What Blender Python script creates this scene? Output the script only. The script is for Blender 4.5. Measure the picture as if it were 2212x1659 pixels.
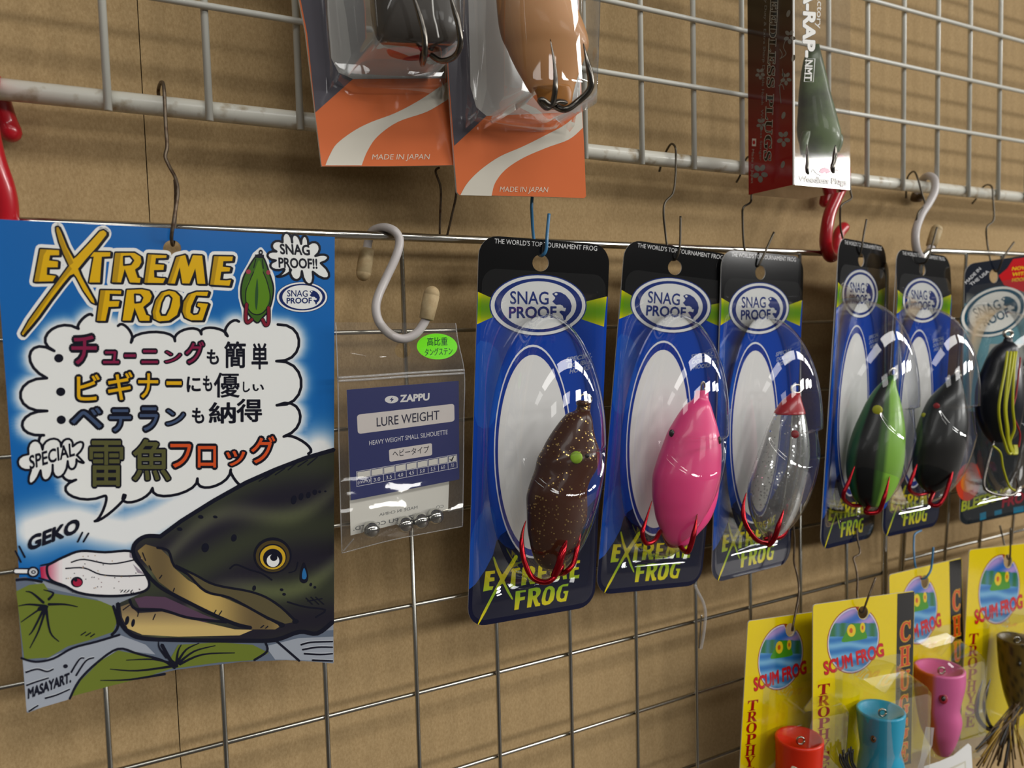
import bpy, bmesh, math, random
import numpy as np
from mathutils import Vector, Matrix
from mathutils.geometry import tessellate_polygon

random.seed(7)
SC = bpy.context.scene
for o in list(bpy.data.objects):
    bpy.data.objects.remove(o)
COL = SC.collection
R = math.radians

# ---------------------------------------------------------------- camera, world, lights, exposure
# all lengths below are millimetres; Z0 lifts the wall section to its height above the floor
Z0 = 1400.0
MM = 0.001
FPX = 1680.44
CAMP = np.array([1.568, -299.68, -40.017])
def _axes(pitch, yaw, roll):
    cy, sy, cp, sp, cr, sr = math.cos(yaw), math.sin(yaw), math.cos(pitch), math.sin(pitch), math.cos(roll), math.sin(roll)
    fwd = np.array([sy*cp, cy*cp, sp]); right = np.array([cy, -sy, 0.0]); up = np.cross(right, fwd)
    return right*cr+up*sr, -right*sr+up*cr, fwd
CR, CU, CF = _axes(-0.064847, 0.4952, -0.0257185)
cam = bpy.data.cameras.new('camera'); camo = bpy.data.objects.new('camera', cam); COL.objects.link(camo)
cam.sensor_width = 36.0; cam.lens = FPX/2212*36.0; cam.clip_start = 0.01; cam.clip_end = 50
m = Matrix.Identity(4)
for i in range(3):
    m[i][0] = CR[i]; m[i][1] = CU[i]; m[i][2] = -CF[i]
m.translation = Vector((CAMP[0]*MM, CAMP[1]*MM, (CAMP[2]+Z0)*MM)); camo.matrix_world = m
cam.dof.use_dof = True; cam.dof.focus_distance = 0.315; cam.dof.aperture_fstop = 12.5
SC.camera = camo
SC.view_settings.view_transform = 'Standard'; SC.view_settings.look = 'None'
SC.view_settings.gamma = 1.0; SC.view_settings.use_curve_mapping = False
SC.view_settings.exposure = 0.0
SC.cycles.transparent_max_bounces = 20; SC.cycles.max_bounces = 5; SC.cycles.diffuse_bounces = 2; SC.cycles.glossy_bounces = 2; SC.cycles.transmission_bounces = 3
SC.cycles.caustics_reflective = False; SC.cycles.caustics_refractive = False
SC.cycles.sample_clamp_indirect = 4.0; SC.cycles.use_adaptive_sampling = True; SC.cycles.adaptive_threshold = 0.05

w = bpy.data.worlds.new('room_ambience'); SC.world = w; w.use_nodes = True
w.node_tree.nodes['Background'].inputs[0].default_value = (1.0, 0.97, 0.93, 1)
w.node_tree.nodes['Background'].inputs[1].default_value = 0.075

def tube_light(name, x, y, z, lx, ly, power, col=(1.0, 0.98, 0.945)):
    l = bpy.data.lights.new(name, 'AREA'); l.shape = 'RECTANGLE'; l.size = lx; l.size_y = ly; l.energy = power; l.color = col
    o = bpy.data.objects.new(name, l); COL.objects.link(o); o.location = (x, y, z)
    return o
# rows of ceiling tubes parallel to the wall: a near row and rows deeper in the shop
for x, p in ((-2.6, 4.0), (-1.1, 9.0), (0.4, 14.0), (1.9, 20.0), (3.4, 26.0), (4.9, 26.0), (6.4, 26.0), (7.9, 26.0)):
    tube_light('ceiling_tube', x, -1.35, 2.5, 1.2, 0.45, p)
for x, p in ((-1.9, 10.0), (0.6, 22.0), (3.1, 56.0), (5.6, 118.0), (8.1, 140.0)):
    o = tube_light('ceiling_tube', x, -4.6, 2.5, 1.2, 0.8, p)
    o.rotation_euler = (R(38), 0, R(min(0, -8*x) if x < 0 else 8*x*.6))

# ---------------------------------------------------------------- helpers
def at(px, py, y=0.0):
    """world point (mm, wall frame) seen at photo pixel (px, py) on the plane y."""
    d = (px-1106)/FPX*CR-(py-829.5)/FPX*CU+CF
    return CAMP+d*((y-CAMP[1])/d[1])
def at_v(px, py, y):
    """the same for arrays of pixels."""
    d = ((px-1106)/FPX)[:, None]*CR-((py-829.5)/FPX)[:, None]*CU+CF
    return CAMP+d*((y-CAMP[1])/d[:, 1])[:, None]
def crop(ox, oy, s):
    return lambda *pts: [(ox+x/s, oy+y/s) for x, y in pts]
def depth_of(P): return float((np.asarray(P)-CAMP)@CF)

MATS = {}
def _mat(name):
    mt = bpy.data.materials.new(name); mt.use_nodes = True; MATS[name] = mt
    return mt, mt.node_tree.nodes, mt.node_tree.links, mt.node_tree.nodes['Principled BSDF']
def lin(c):
    return tuple((v/255/12.92 if v/255 <= .04045 else ((v/255+.055)/1.055)**2.4) for v in c)
def mat(name, rgb, rough=.5, metal=0, spec=.5, coat=0, trans=0, ior=1.45, bump=None, mottle=None, sss=0):
    mt, N, L, b = _mat(name)
    b.inputs['Base Color'].default_value = (*lin(rgb), 1); b.inputs['Roughness'].default_value = rough
    b.inputs['Metallic'].default_value = metal; b.inputs['Specular IOR Level'].default_value = spec
    b.inputs['Coat Weight'].default_value = coat; b.inputs['Coat Roughness'].default_value = .06
    b.inputs['Transmission Weight'].default_value = trans; b.inputs['IOR'].default_value = ior
    if sss:
        b.inputs['Subsurface Weight'].default_value = sss; b.inputs['Subsurface Radius'].default_value = (.004, .002, .002); b.inputs['Subsurface Scale'].default_value = 1.0
    if mottle:
        rgb2, scale, lo, hi = mottle
        t = N.new('ShaderNodeTexCoord'); n = N.new('ShaderNodeTexNoise'); n.inputs['Scale'].default_value = scale; n.inputs['Detail'].default_value = 5
        r = N.new('ShaderNodeValToRGB'); r.color_ramp.elements[0].position = lo; r.color_ramp.elements[1].position = hi
        r.color_ramp.elements[0].color = (*lin(rgb), 1); r.color_ramp.elements[1].color = (*lin(rgb2), 1)
        L.new(t.outputs['Object'], n.inputs['Vector']); L.new(n.outputs['Fac'], r.inputs['Fac']); L.new(r.outputs['Color'], b.inputs['Base Color'])
    if bump:
        scale, st = bump
        t = N.new('ShaderNodeTexCoord'); n = N.new('ShaderNodeTexNoise'); n.inputs['Scale'].default_value = scale; n.inputs['Detail'].default_value = 4
        bp = N.new('ShaderNodeBump'); bp.inputs['Strength'].default_value = st; bp.inputs['Distance'].default_value = .0005
        L.new(t.outputs['Object'], n.inputs['Vector']); L.new(n.outputs['Fac'], bp.inputs['Height']); L.new(bp.outputs['Normal'], b.inputs['Normal'])
    return mt
def print_mat(name, rough, coat, bump=0, spec=.5):
    mt, N, L, b = _mat(name)
    a = N.new('ShaderNodeAttribute'); a.attribute_name = 'Col'
    L.new(a.outputs['Color'], b.inputs['Base Color'])
    b.inputs['Roughness'].default_value = rough; b.inputs['Coat Weight'].default_value = coat; b.inputs['Coat Roughness'].default_value = .04
    b.inputs['Specular IOR Level'].default_value = spec
    if bump:
        t = N.new('ShaderNodeTexCoord'); n = N.new('ShaderNodeTexNoise'); n.inputs['Scale'].default_value = 160; n.inputs['Detail'].default_value = 2
        bp = N.new('ShaderNodeBump'); bp.inputs['Strength'].default_value = bump; bp.inputs['Distance'].default_value = .0004
        L.new(t.outputs['Object'], n.inputs['Vector']); L.new(n.outputs['Fac'], bp.inputs['Height']); L.new(bp.outputs['Normal'], b.inputs['Normal'])
    return mt
def clear_mat(name, tint=(250, 250, 250), rough=.03, ior=1.5, haze=0.0, boost=1.0, bump=None):
    """thin clear plastic film: passes light straight on, mirrors by Fresnel, with a little milky haze."""
    mt, N, L, b = _mat(name); N.remove(b); out = N['Material Output']
    tr = N.new('ShaderNodeBsdfTransparent'); tr.inputs[0].default_value = (*lin(tint), 1)
    gl = N.new('ShaderNodeBsdfGlossy'); gl.inputs['Roughness'].default_value = rough; gl.inputs['Color'].default_value = (1, 1, 1, 1)
    fr = N.new('ShaderNodeLayerWeight'); fr.inputs['Blend'].default_value = .5
    pw = N.new('ShaderNodeMath'); pw.operation = 'POWER'; pw.inputs[1].default_value = 3.0; L.new(fr.outputs['Facing'], pw.inputs[0])
    mu = N.new('ShaderNodeMath'); mu.operation = 'MULTIPLY_ADD'; mu.use_clamp = True; mu.inputs[1].default_value = .8*boost; mu.inputs[2].default_value = .055*boost
    mx = N.new('ShaderNodeMixShader'); L.new(pw.outputs[0], mu.inputs[0]); L.new(mu.outputs[0], mx.inputs[0])
    src = tr.outputs[0]
    if haze:
        df = N.new('ShaderNodeBsdfDiffuse'); df.inputs[0].default_value = (.8, .8, .8, 1)
        m2 = N.new('ShaderNodeMixShader'); m2.inputs[0].default_value = haze; L.new(tr.outputs[0], m2.inputs[1]); L.new(df.outputs[0], m2.inputs[2]); src = m2.outputs[0]
    if bump:
        t = N.new('ShaderNodeTexCoord'); n = N.new('ShaderNodeTexNoise'); n.inputs['Scale'].default_value = bump[0]; n.inputs['Detail'].default_value = 3
        bp = N.new('ShaderNodeBump'); bp.inputs['Strength'].default_value = bump[1]; bp.inputs['Distance'].default_value = .001
        L.new(t.outputs['Object'], n.inputs['Vector']); L.new(n.outputs['Fac'], bp.inputs['Height'])
        L.new(bp.outputs['Normal'], gl.inputs['Normal']); L.new(bp.outputs['Normal'], fr.inputs['Normal'])
    L.new(src, mx.inputs[1]); L.new(gl.outputs[0], mx.inputs[2]); L.new(mx.outputs[0], out.inputs['Surface'])
    return mt

print_mat('card_print', .085, 0); print_mat('poster_print', .2, .1); print_mat('matte_print', .5, 0)
print_mat('lure_skin', .33, .12, 0, .35); print_mat('label_print', .3, 0)
clear_mat('blister_plastic', (252, 253, 253), .03, 1.52, .004, 1.15)
clear_mat('bag_film', (250, 249, 247), .06, 1.5, .022, .9, (60, .35))
clear_mat('box_film', (250, 250, 250), .05, 1.5, .02, .7)
mat('white_enamel', (214, 212, 200), .32, 0, .5, .25, mottle=((150, 128, 92), 140, .55, .74))
mat('white_wire', (208, 207, 197), .35, 0, .5, .2)
mat('zinc_wire', (182, 180, 172), .24, 1)
mat('chrome', (205, 203, 196), .14, 1)
mat('rusty_wire', (104, 92, 78), .42, .8, mottle=((70, 50, 36), 400, .45, .7))
mat('dark_wire', (86, 80, 70), .4, .8)
mat('blue_wire', (58, 118, 160), .35, 0, .5, .2)
mat('red_vinyl', (176, 20, 34), .28, 0, .5, .4)
mat('grey_vinyl', (188, 182, 180), .38, 0, .5, .1)
mat('rubber_cap', (186, 166, 128), .6, 0, .3, mottle=((166, 142, 104), 300, .4, .7))
mat('brown_cap', (98, 78, 56), .6)
mat('steel_ball', (190, 190, 186), .10, 1)
mat('hook_red', (150, 14, 26), .22, .75)
mat('hook_steel', (112, 108, 102), .2, 1)
mat('ring_steel', (170, 165, 155), .2, 1)
mat('white_paper', (225, 224, 220), .6)
clear_mat('clear_strip', (240, 238, 236), .08, 1.5, .25)

class Empty:
    pass
def thing(name, label, cat, base, group=None):
    o = bpy.data.objects.new(name, None); COL.objects.link(o); o.empty_display_size = .005
    o.location = (base[0]*MM, base[1]*MM, (base[2]+Z0)*MM); o['label'] = label; o['category'] = cat
    if group: o['group'] = group
    o['_b'] = [float(base[0]), float(base[1]), float(base[2])]
    return o
def tag(o, label, cat, group=None):
    o['label'] = label; o['category'] = cat
    if group: o['group'] = group
    return o
def base_of(parent):
    while parent is not None and '_b' not in parent.keys(): parent = parent.parent
    return np.array(parent['_b'][:]) if parent is not None else np.zeros(3)
class MB:
    """collects geometry (mm) and links it as one mesh object."""
    def __init__(s): s.v = []; s.f = []; s.c = None; s.m = []; s.cols = []
    def add(s, verts, faces, col=None, mi=0):
        k = len(s.v); s.v += np.asarray(verts, float).tolist(); s.f += [tuple(i+k for i in f) for f in faces]; s.m += [mi]*len(faces)
        if col is not None:
            if callable(col): s.cols += [tuple(col(p)) for p in verts]
            elif isinstance(col, list): s.cols += col
            else: s.cols += [tuple(col)]*len(verts)
        return s
    def build(s, name, material, parent=None, smooth=False, base=None, merge=0):
        b = base_of(parent) if parent is not None else np.array(base if base is not None else (s.v[0] if s.v else (0, 0, 0)))
        me = bpy.data.meshes.new(name)
        A = (np.array(s.v, dtype=float)-b)*MM
        me.from_pydata(A.tolist(), [], s.f); me.update()
        if merge:
            bm = bmesh.new(); bm.from_mesh(me); bmesh.ops.remove_doubles(bm, verts=bm.verts[:], dist=merge*MM); bm.to_mesh(me); bm.free()
        for mn in (material if isinstance(material, (list, tuple)) else [material]): me.materials.append(MATS[mn])
        if len(set(s.m)) > 1: me.polygons.foreach_set('material_index', s.m)
        if smooth: me.polygons.foreach_set('use_smooth', [True]*len(me.polygons))
        if s.cols:
            at_ = me.color_attributes.new('Col', 'FLOAT_COLOR', 'POINT')
            flat = []
            for c in s.cols: flat += [*lin(c), 1.0]
            at_.data.foreach_set('color', flat)
        o = bpy.data.objects.new(name, me); COL.objects.link(o)
        if parent is not None: o.parent = parent
        else: o.location = (b[0]*MM, b[1]*MM, (b[2]+Z0)*MM); o['_b'] = [float(x) for x in b]
        return o
def cr_spline(P, n=6, closed=False):
    P = [np.asarray(p, float) for p in P]
    if len(P) < 3: return P
    out = []; N = len(P); rng = N if closed else N-1
    for i in range(rng):
        if closed: p0, p1, p2, p3 = P[i-1], P[i], P[(i+1) % N], P[(i+2) % N]
        else: p0, p1, p2, p3 = P[max(i-1, 0)], P[i], P[i+1], P[min(i+2, N-1)]
        for k in range(n):
            t = k/n
            out.append(.5*((2*p1)+(-p0+p2)*t+(2*p0-5*p1+4*p2-p3)*t*t+(-p0+3*p1-3*p2+p3)*t**3))
    if not closed: out.append(P[-1])
    return out
def tube(mb, pts, r, n=8, col=None, caps=True, rounded=False):
    P = [np.asarray(p, float) for p in pts]; rs = list(r) if hasattr(r, '__len__') else [r]*len(P)
    if rounded:
        d0 = P[0]-P[1]; d0 /= np.linalg.norm(d0)+1e-9; d1 = P[-1]-P[-2]; d1 /= np.linalg.norm(d1)+1e-9
        pre = [P[0]+d0*rs[0]*k for k in (.98, .8, .45)]; prr = [rs[0]*k for k in (.2, .6, .9)]
        pos = [P[-1]+d1*rs[-1]*k for k in (.45, .8, .98)]; por = [rs[-1]*k for k in (.9, .6, .2)]
        P = pre+P+pos; rs = prr+rs+por
    N = len(P); V = []; F = []
    up = None
    for i in range(N):
        t = P[min(i+1, N-1)]-P[max(i-1, 0)]; t /= np.linalg.norm(t)+1e-9
        if up is None:
            a = np.array([0, 0, 1.0]) if abs(t[2]) < .9 else np.array([1.0, 0, 0]); u = np.cross(t, a)
        else: u = up-t*(up@t)
        u /= np.linalg.norm(u)+1e-9; up = u; v = np.cross(t, u)
        for k in range(n):
            a = 2*math.pi*k/n; V.append(P[i]+rs[i]*(math.cos(a)*u+math.sin(a)*v))
    for i in range(N-1):
        for k in range(n):
            F.append((i*n+k, i*n+(k+1) % n, (i+1)*n+(k+1) % n, (i+1)*n+k))
    if caps: F.append(tuple(range(n-1, -1, -1))); F.append(tuple((N-1)*n+k for k in range(n)))
    mb.add(V, F, col)
    return mb
def wire(name, pts, r, material, parent=None, n=8, sub=6, rounded=False, base=None, smooth=True):
    """pts: (px, py, y) points of a bent wire."""
    P = cr_spline([at(*p) for p in pts], sub)
    return tube(MB(), P, r, n, rounded=rounded).build(name, material, parent, smooth, base)
def rings(mb, RR, col=None, cap0=True, cap1=True):
    n = len(RR[0]); V = [p for r_ in RR for p in r_]; F = []
    for i in range(len(RR)-1):
        for k in range(n): F.append((i*n+k, i*n+(k+1) % n, (i+1)*n+(k+1) % n, (i+1)*n+k))
    if cap0: F.append(tuple(range(n-1, -1, -1)))
    if cap1: F.append(tuple((len(RR)-1)*n+k for k in range(n)))
    return mb.add(V, F, col)
def box(mb, lo, hi, col=None):
    (a, b, c), (d, e, f) = lo, hi
    V = [(a, b, c), (d, b, c), (d, e, c), (a, e, c), (a, b, f), (d, b, f), (d, e, f), (a, e, f)]
    return mb.add(V, [(0, 3, 2, 1), (4, 5, 6, 7), (0, 1, 5, 4), (1, 2, 6, 5), (2, 3, 7, 6), (3, 0, 4, 7)], col)

# --- 2-D printing: shapes drawn flat in photo-pixel units, mapped onto a sheet
def tri_poly(outer, holes=()):
    loops = [[Vector((x, y, 0)) for x, y in lp] for lp in (outer, *holes)]
    pts = [p for lp in (outer, *holes) for p in lp]
    return pts, [tuple(t) for t in tessellate_polygon(loops)]
def refine(pts, tris, L):
    bm = bmesh.new(); vs = [bm.verts.new((x, y, 0)) for x, y in pts]
    for t in tris:
        try: bm.faces.new([vs[i] for i in t])
        except ValueError: pass
    for _ in range(7):
        es = [e for e in bm.edges if e.calc_length() > L]
        if not es: break
        bmesh.ops.subdivide_edges(bm, edges=es, cuts=1); bmesh.ops.triangulate(bm, faces=bm.faces[:])
    bm.verts.index_update()
    P = [(v.co.x, v.co.y) for v in bm.verts]; T = [tuple(v.index for v in f.verts) for f in bm.faces]; bm.free()
    return P, T
def curve2(pts, n=6, closed=False): return [tuple(p) for p in cr_spline(pts, n, closed)]
def stroke2(pts, wd, taper=(1, 1), closed=False):
    P = [np.array(p, float) for p in pts]; N = len(P); Lp = []; Rp = []
    for i in range(N):
        if closed: a, b = P[i-1], P[(i+1) % N]
        else: a, b = P[max(i-1, 0)], P[min(i+1, N-1)]
        t = b-a; t /= np.linalg.norm(t)+1e-9; nn = np.array([-t[1], t[0]])
        u = i/max(N-1, 1); k = wd/2*(taper[0]*(1-u)+taper[1]*u) if not (taper[0] == 0 and taper[1] == 0) else wd/2*math.sin(math.pi*min(max(u, .04), .96))
        if closed or 0 < i < N-1:
            t1 = P[i]-P[i-1]; t1 /= np.linalg.norm(t1)+1e-9; c = abs(t1@t); k = k/max(c, .55)
        Lp.append(P[i]+nn*k); Rp.append(P[i]-nn*k)
    if not closed:
        t0 = P[0]-P[1]; t0 /= np.linalg.norm(t0)+1e-9; t1 = P[-1]-P[-2]; t1 /= np.linalg.norm(t1)+1e-9
        w0 = np.linalg.norm(Lp[0]-Rp[0])/2; w1 = np.linalg.norm(Lp[-1]-Rp[-1])/2
        V = [P[0]+t0*w0*.8]; T = []
        for a, b in zip(Lp, Rp): V += [a, b]
        V.append(P[-1]+t1*w1*.8)
        T.append((0, 1, 2))
        for i in range(N-1):
            a = 1+2*i; T += [(a, a+2, a+1), (a+1, a+2, a+3)]
        T.append((len(V)-1, len(V)-2, len(V)-3))
    else:
        V = []; T = []
        for a, b in zip(Lp, Rp): V += [a, b]
        for i in range(N):
            a = 2*i; b = 2*((i+1) % N); T += [(a, b, a+1), (a+1, b, b+1)]
    return [tuple(v) for v in V], T
_tc = {}
def text_mesh(body, off=0.0, shear=0.0):
    k = (body, off, shear)
    if k not in _tc:
        c = bpy.data.curves.new('lettering', 'FONT'); c.body = body; c.size = 1; c.offset = off; c.shear = shear; c.resolution_u = 3
        o = bpy.data.objects.new('lettering', c); me = bpy.data.meshes.new_from_object(o)
        V = [(v.co.x, v.co.y) for v in me.vertices]; T = [tuple(p.vertices) for p in me.polygons]
        bpy.data.objects.remove(o); bpy.data.curves.remove(c); bpy.data.meshes.remove(me)
        _tc[k] = (V, T)
    return _tc[k]
def fat_text(body, off=0.0, shear=0.0, n=8):
    """lettering thickened by off: the glyphs repeated around a small circle."""
    V0, T0 = text_mesh(body, 0.0, shear)
    if off <= 0: return [(V0, T0)]
    return [([(x+off*math.cos(2*math.pi*(k+.5)/n), y+off*math.sin(2*math.pi*(k+.5)/n)) for x, y in V0], T0) for k in range(n)]+[(V0, T0)]
def bbox(V):
    xs = [v[0] for v in V]; ys = [v[1] for v in V]
    return min(xs), max(xs), min(ys), max(ys)
class Sheet:
    """prints shapes on a sheet: fn(u, v, h) -> world point, shapes given in the sheet's drawing units."""
    def __init__(s, fn, maxedge, step=.035): s.fn = fn; s.L = maxedge; s.step = step; s.mb = MB(); s.map = None; s.k = 0
    def new(s): s.mb = MB(); return s
    def raw(s, V, T, col, layer, fine=None, dh=0.0):
        # every impression lies a hair above the one before it, so that no two faces coincide
        s.k += 1; hh = layer*s.step+(s.k % 12)*.0012+dh
        if s.map: V = [s.map(x, y) for x, y in V]
        L = s.L if fine is None else fine
        if L: V, T = refine(V, T, L)
        P = s.fn.vec(np.array([v[0] for v in V], float), np.array([v[1] for v in V], float), hh).tolist() if hasattr(s.fn, 'vec') else [s.fn(x, y, hh) for x, y in V]
        cols = [tuple(col(x, y)) for x, y in V] if callable(col) else [tuple(col)]*len(V)
        s.mb.add(P, T, cols)
    def poly(s, pts, col, layer, holes=(), fine=None): s.raw(*tri_poly(pts, holes), col, layer, fine)
    def stroke(s, pts, wd, col, layer, taper=(1, 1), closed=False, sm=0):
        if sm: pts = curve2(pts, sm, closed)
        s.raw(*stroke2(pts, wd, taper, closed), col, layer)
    def ink(s, pts, wd, col, layer, closed=True):
        """line with round joins: a quad per segment and a disc per corner."""
        P = [np.array(p, float) for p in pts]; N = len(P); r_ = wd/2; par = [([], []), ([], []), ([], [])]
        for i in range(N if closed else N-1):
            a, b = P[i], P[(i+1) % N]; t = b-a; L_ = np.linalg.norm(t)
            if L_ < 1e-6: continue
            V, T = par[i % 2]; nn = np.array([-t[1], t[0]])/L_*r_; k = len(V); V += [a+nn, a-nn, b-nn, b+nn]; T += [(k, k+1, k+2), (k, k+2, k+3)]
        V, T = par[2]
        for a in P:
            k = len(V); V += [a+r_*np.array([math.cos(2*math.pi*j/10), math.sin(2*math.pi*j/10)]) for j in range(10)]; T += [(k, k+j, k+j+1) for j in range(1, 9)]
        for V, T in par:
            if V: s.raw([tuple(v) for v in V], T, col, layer)
    def ell(s, cx, cy, a, b, col, layer, rot=0, n=48, hole=None, fine=None):
        def e(k): return [(cx+k*a*math.cos(t)*math.cos(rot)-k*b*math.sin(t)*math.sin(rot), cy+k*a*math.cos(t)*math.sin(rot)+k*b*math.sin(t)*math.cos(rot)) for t in [2*math.pi*i/n for i in range(n)]]
        s.poly(e(1), col, layer, [e(hole)] if hole else (), fine)
    def text(s, body, p0, p1, cap, col, layer, off=0.0, shear=0.0, mirror=False):
        """body set on the baseline p0 -> p1, cap = vector of the capital height."""
        CP = fat_text(body, off, shear); x0, x1, y0, y1 = bbox([v for V, T in CP for v in V]); ch = .727
        p0 = np.array(p0); ex = (np.array(p1)-p0)/(x1-x0); ey = np.array(cap)/ch
        for V, T in CP: s.raw([tuple(p0+ex*((x1-x) if mirror else (x-x0))+ey*y) for x, y in V], T, col, layer, 0)
    def glyph(s, ch, TL, TR, BL, layers, shear=0.0):
        big = max(o for o, c, l in layers); x0, x1, y0, y1 = bbox([v for V, T in fat_text(ch, big, shear, 11) for v in V])
        TL, TR, BL = map(np.array, (TL, TR, BL)); ex = (TR-TL)/(x1-x0); ey = (TL-BL)/(y1-y0)
        for off, col, layer in layers:
            for V, T in fat_text(ch, off, shear, 11): s.raw([tuple(BL+ex*(x-x0)+ey*(y-y0)) for x, y in V], T, col, layer, 0)
    def done(s, name, material, parent, smooth=False):
        o = s.mb.build(name, material, parent, smooth); s.mb = MB(); s.last = o; return o
def bold_serif(t): return ''.join(chr(0x1D400+ord(c)-65) if 'A' <= c <= 'Z' else (chr(0x1D41A+ord(c)-97) if 'a' <= c <= 'z' else c) for c in t)
def bilinear(TL, TR, BR, BL, bend=None):
    TL, TR, BR, BL = [np.asarray(p, float) for p in (TL, TR, BR, BL)]
    n = np.cross(TR-TL, BL-TL); n /= np.linalg.norm(n)
    if n[1] > 0: n = -n
    def S(u, v, h=0.0):
        P = TL*(1-u)*(1-v)+TR*u*(1-v)+BR*u*v+BL*(1-u)*v
        return P+n*(h+(bend(u, v) if bend else 0.0))
    def vec(u, v, h=0.0):
        u = np.asarray(u, float); v = np.asarray(v, float)
        P = TL*((1-u)*(1-v))[:, None]+TR*(u*(1-v))[:, None]+BR*(u*v)[:, None]+BL*((1-u)*v)[:, None]
        return P+n*((h+(bend(u, v) if bend else 0.0))*np.ones(len(u)))[:, None]
    S.vec = vec
    return S, n
def homography(src, dst):
    A = []; b = []
    for (x, y), (u, v) in zip(src, dst):
        A += [[x, y, 1, 0, 0, 0, -u*x, -u*y], [0, 0, 0, x, y, 1, -v*x, -v*y]]; b += [u, v]
    h = np.linalg.solve(np.array(A, float), np.array(b, float)); h = np.append(h, 1).reshape(3, 3)
    def f(x, y):
        q = h@np.array([x, y, 1.0]); return q[0]/q[2], q[1]/q[2]
    return f
def affine(src, dst):
    A = np.array([[x, y, 1] for x, y in src], float); X = np.linalg.solve(A, np.array(dst, float))
    return lambda x, y: tuple(np.array([x, y, 1.0])@X)
def card_body(name, fn, outline, holes, thick, material, parent, col, L=None, h0=0.0):
    """a sheet with real thickness: front, back and rim around the outline and every hole."""
    V, T = tri_poly(outline, holes)
    if L: V, T = refine(V, T, L)
    mb = MB(); n = len(V); c = col if callable(col) else (lambda x, y: col)
    cl = [tuple(c(x, y)) for x, y in V]
    mb.add([fn(x, y, h0) for x, y in V], T, cl); mb.add([fn(x, y, h0-thick) for x, y in V], [t[::-1] for t in T], [(225, 224, 220)]*n)
    for lp in (outline, *holes):
        k = len(lp); mb.add([fn(x, y, h0) for x, y in lp]+[fn(x, y, h0-thick) for x, y in lp], [(i, (i+1) % k, (i+1) % k+k, i+k) for i in range(k)], [(228, 227, 222)]*(2*k))
    return mb.build(name, material, parent)
def round_rect(x0, y0, x1, y1, rx, ry, n=6, corners=(1, 1, 1, 1)):
    P = []
    for (cx, cy, a0, on, qx, qy) in ((x0+rx, y0+ry, 180, corners[0], x0, y0), (x1-rx, y0+ry, 270, corners[1], x1, y0), (x1-rx, y1-ry, 0, corners[2], x1, y1), (x0+rx, y1-ry, 90, corners[3], x0, y1)):
        if not on: P.append((qx, qy)); continue
        for k in range(n+1):
            a = R(a0+90*k/n); P.append((cx+rx*math.cos(a), cy+ry*math.sin(a)))
    return P
def oval(cx, cy, a, b, n=24): return [(cx+a*math.cos(2*math.pi*i/n), cy+b*math.sin(2*math.pi*i/n)) for i in range(n)]
# ---------------------------------------------------------------- setting: wall of kraft board panels, floor
WALLY = 21.0
def kraft(name):
    mt, N, L, b = _mat(name)
    t = N.new('ShaderNodeTexCoord'); mp = N.new('ShaderNodeMapping'); mp.inputs['Scale'].default_value = (1, 1, .55)
    n1 = N.new('ShaderNodeTexNoise'); n1.inputs['Scale'].default_value = 1500; n1.inputs['Detail'].default_value = 3; n1.inputs['Roughness'].default_value = .65
    n2 = N.new('ShaderNodeTexNoise'); n2.inputs['Scale'].default_value = 14; n2.inputs['Detail'].default_value = 1
    r1 = N.new('ShaderNodeValToRGB'); r1.color_ramp.elements[0].position = .3; r1.color_ramp.elements[1].position = .72
    r1.color_ramp.elements[0].color = (*lin((158, 132, 93)), 1); r1.color_ramp.elements[1].color = (*lin((182, 156, 115)), 1)
    mx = N.new('ShaderNodeMixRGB'); mx.blend_type = 'MULTIPLY'; mx.inputs[0].default_value = .2
    r2 = N.new('ShaderNodeValToRGB'); r2.color_ramp.elements[0].position = .3; r2.color_ramp.elements[1].position = .7
    r2.color_ramp.elements[0].color = (.80, .76, .70, 1); r2.color_ramp.elements[1].color = (1, 1, 1, 1)
    bp = N.new('ShaderNodeBump'); bp.inputs['Strength'].default_value = .12; bp.inputs['Distance'].default_value = .0004
    L.new(t.outputs['Object'], mp.inputs[0]); L.new(mp.outputs[0], n1.inputs['Vector']); L.new(t.outputs['Object'], n2.inputs['Vector'])
    L.new(n1.outputs['Fac'], r1.inputs['Fac']); L.new(n2.outputs['Fac'], r2.inputs['Fac'])
    L.new(r1.outputs['Color'], mx.inputs[1]); L.new(r2.outputs['Color'], mx.inputs[2]); L.new(mx.outputs[0], b.inputs['Base Color'])
    N.remove(bp)
    b.inputs['Roughness'].default_value = .85; b.inputs['Specular IOR Level'].default_value = .15
kraft('kraft_board')
mat('wall_backing', (92, 70, 50), .9)
mat('floor_vinyl', (74, 68, 62), .5)
wall = box(MB(), (-2200, WALLY+3, -Z0), (3800, WALLY+60, 1150)).build('wall_back', 'wall_backing'); wall['kind'] = 'structure'
seam = [at(297, 0, WALLY), at(324, 483, WALLY), at(380, 1450, WALLY)]
sx = float(np.mean([p[0] for p in seam]))
sl = (seam[0][0]-seam[2][0])/(seam[0][2]-seam[2][2])
def panel(x0, x1, slant0, slant1):
    mb = MB(); z0, z1 = -Z0, 1150
    def X(x, z, s): return x+s*(z-seam[1][2])
    V = [(X(x0, z0, slant0), WALLY, z0), (X(x1, z0, slant1), WALLY, z0), (X(x1, z1, slant1), WALLY, z1), (X(x0, z1, slant0), WALLY, z1)]
    V += [(a, WALLY+3, c) for a, b, c in V]
    mb.add(V, [(0, 1, 2, 3), (7, 6, 5, 4), (0, 4, 5, 1), (1, 5, 6, 2), (2, 6, 7, 3), (3, 7, 4, 0)])
    o = mb.build('board_panel', 'kraft_board', None, base=(0, 0, 0)); o.parent = wall; o.matrix_parent_inverse = wall.matrix_world.inverted()
    return o
bpy.context.view_layer.update()
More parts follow.
